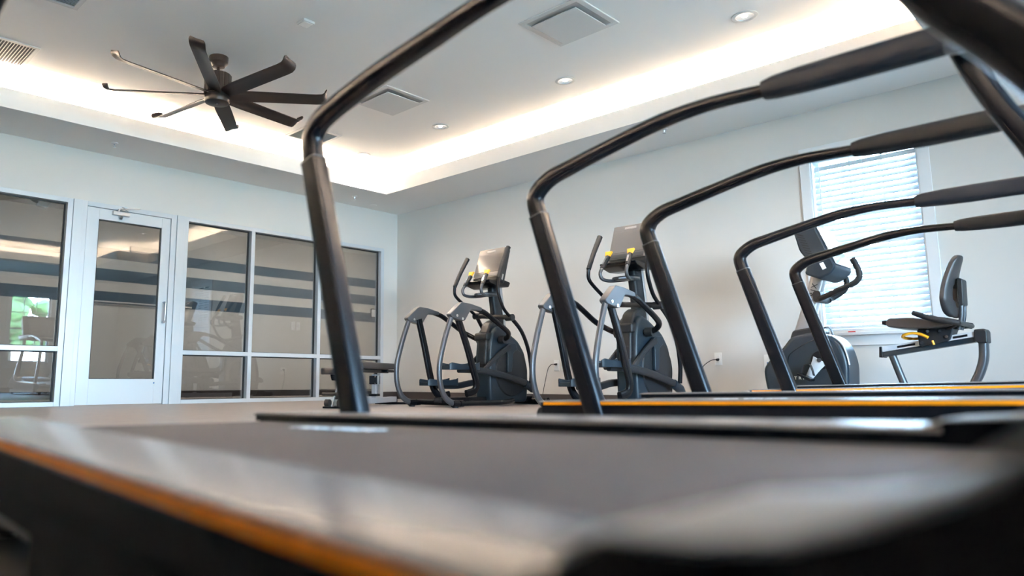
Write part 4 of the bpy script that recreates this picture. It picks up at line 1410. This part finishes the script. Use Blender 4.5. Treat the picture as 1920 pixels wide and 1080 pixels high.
finish('support_post', B(0.795, 0.845, -0.025, 0.025, 0.085, 0.33), 'lightsteel', bench, bevel=0.003)
finish('adjust_collar', B(0.772, 0.868, -0.045, 0.045, 0.225, 0.315), 'plastic', bench, bevel=0.006)
finish('collar_plate', B(0.785, 0.835, -0.048, -0.045, 0.222, 0.318), 'lightsteel', bench, bevel=0.001)
bm = bmesh.new()
for z in (0.235, 0.305):
    cyl(bm, (0.772, -0.03, z), (0.760, -0.03, z), 0.008, 10)
    cyl(bm, (0.868, -0.03, z), (0.880, -0.03, z), 0.008, 10)
finish('collar_bolts', bm, 'chrome', bench)
finish('post_sleeve', B(0.765, 0.865, -0.045, 0.045, 0.100, 0.125), 'black', bench, bevel=0.004)
finish('brace', T([(0.86, 0.035, 0.31), (0.90, 0.035, 0.34), (0.93, 0.035, 0.38)], 0.010), 'gun', bench)

# ------------------------------------------------------------------ outlets, cords, far-room fittings


def outlet(x, z, label, plug=None, hole_m='ventgray'):
    y = WALL_Y
    t = thing('wall_outlet', label, 'outlet', (x, y, z), 'white wall outlets at the machines')
    finish('cover_plate', B(-0.037, 0.037, -0.006, 0, -0.062, 0.062), 'blank', t, bevel=0.002)
    bm = bmesh.new()
    for dz in (-0.023, 0.023):
        prism(bm, rounded([(-0.016, dz - 0.015), (0.016, dz - 0.015), (0.016, dz + 0.015), (-0.016, dz + 0.015)], 0.006), 1, -0.0085, -0.006)
    finish('socket', bm, hole_m if plug is None else 'blank', t)
    return t


outlet(-5.214, 0.443, 'white wall outlet with a black plug, left one of the pair between the ellipticals', True)
t = outlet(-5.107, 0.443, 'white wall plate with a small blue jack, right one of the pair between the ellipticals', True)
finish('data_jack', B(-0.009, 0.009, -0.0105, -0.0085, -0.008, 0.010), 'bluemark', t, smooth=False)
outlet(-3.254, 0.476, 'white wall outlet with a black cord, right of the second elliptical', True)
t = outlet(-2.777, 0.445, 'white wall plate half hidden behind the exercise bike housing', True)
finish('data_jack', B(-0.009, 0.009, -0.0105, -0.0085, -0.035, -0.010), 'bluemark', t, smooth=False)


def cord(pts, plug, label):
    t = thing('power_cord', label, 'cord', plug)
    p = Vector(plug)
    bm = bmesh.new()
    tube(bm, [(0, 0, 0), (0, -0.035, 0)], [(0.016, 0.012), (0.010, 0.009)], smooth=1, n=16)
    finish('plug', bm, 'rubber', t)
    finish('cable', T([(0, -0.03, 0)] + [tuple(Vector(q) - p) for q in pts], 0.004, n=8), 'rubber', t)


cord([(-5.25, 7.02, 0.452), (-5.30, 7.02, 0.40), (-5.33, 6.98, 0.2), (-5.33, 6.9, 0.012), (-5.30, 6.70, 0.012)], (-5.214, WALL_Y - 0.0085, 0.455), 'black power cord plugged in behind the first elliptical')
cord([(-3.30, 7.02, 0.462), (-3.38, 7.00, 0.40), (-3.44, 6.95, 0.25), (-3.48, 6.85, 0.012), (-3.50, 6.70, 0.012)], (-3.254, WALL_Y - 0.0085, 0.468), 'black power cord curving down from the outlet right of the second elliptical')

t = thing('wall_sign', 'small framed white sign on the blue stripe behind the glass, at the right', 'sign', (BACK_X + 0.004, 9.17, 1.60))
finish('frame', B(0, 0.018, -0.085, 0.085, -0.09, 0.09), 'black', t, bevel=0.002)
finish('sheet', B(0.018, 0.0195, -0.068, 0.068, -0.073, 0.073), 'white', t, smooth=False)
for y, z, lab in ((7.28, 1.25, 'left'), (7.39, 1.25, 'right')):
    t = thing('light_switch', 'white wall switch plate seen through the middle glass bay, the %s of two' % lab, 'switch', (BACK_X, y, z), 'switches behind the glass')
    finish('cover_plate', B(0, 0.007, -0.04, 0.04, -0.075, 0.075), 'blank', t, bevel=0.002)
    finish('rocker', B(0.007, 0.011, -0.016, 0.016, -0.032, 0.032), 'white', t, bevel=0.001)
tag(finish('wall_rail', T([(BACK_X + 0.05, 3.75, 1.44), (BACK_X + 0.05, 5.30, 1.44)], 0.012, smooth=1), 'white'), 'thin white horizontal rail on the far wall seen through the glass door', 'rail')
# warm ceiling lamps in the far room
for k, (x, y, w) in enumerate(((-9.7, 8.2, 'farthest right'), (-9.7, 6.0, 'middle'), (-9.7, 3.0, 'behind the door'))):
    t = thing('flush_ceiling_lamp', 'round warm flush ceiling lamp in the room behind the glass, %s' % w, 'ceiling light', (x, y, 2.76), 'lamps behind the glass')
    bm = bmesh.new()
    lathe(bm, [(0.0, -0.02), (0.16, -0.02), (0.17, 0.0), (0.0, 0.0)], (0, 0, 0))
    finish('lamp_base', bm, 'trim', t)
    bm = bmesh.new()
    lathe(bm, [(0.0, -0.06), (0.09, -0.055), (0.14, -0.035), (0.15, -0.02), (0.0, -0.02)], (0, 0, 0))
    finish('lamp_glass', bm, 'warm', t)
# dark beam with a cylindrical spot, upper left behind the glass
t = thing('spot_light', 'grey cylindrical spot light hanging behind the leftmost glass pane', 'spot light', (-9.6, 2.55, 2.60))
finish('mounting_box', B(-0.06, 0.06, -0.15, 0.25, 0.04, 0.16), 'ventdark', t, bevel=0.004)
bm = bmesh.new()
tube(bm, [(0, -0.03, 0.06), (0.02, -0.10, -0.14)], [0.055, 0.06], n=24, smooth=1)
finish('lamp_head', bm, 'steel', t)
finish('lamp_face', CY((0.02, -0.10, -0.14), (0.0205, -0.102, -0.144), 0.05, 24), 'ventdark', t)
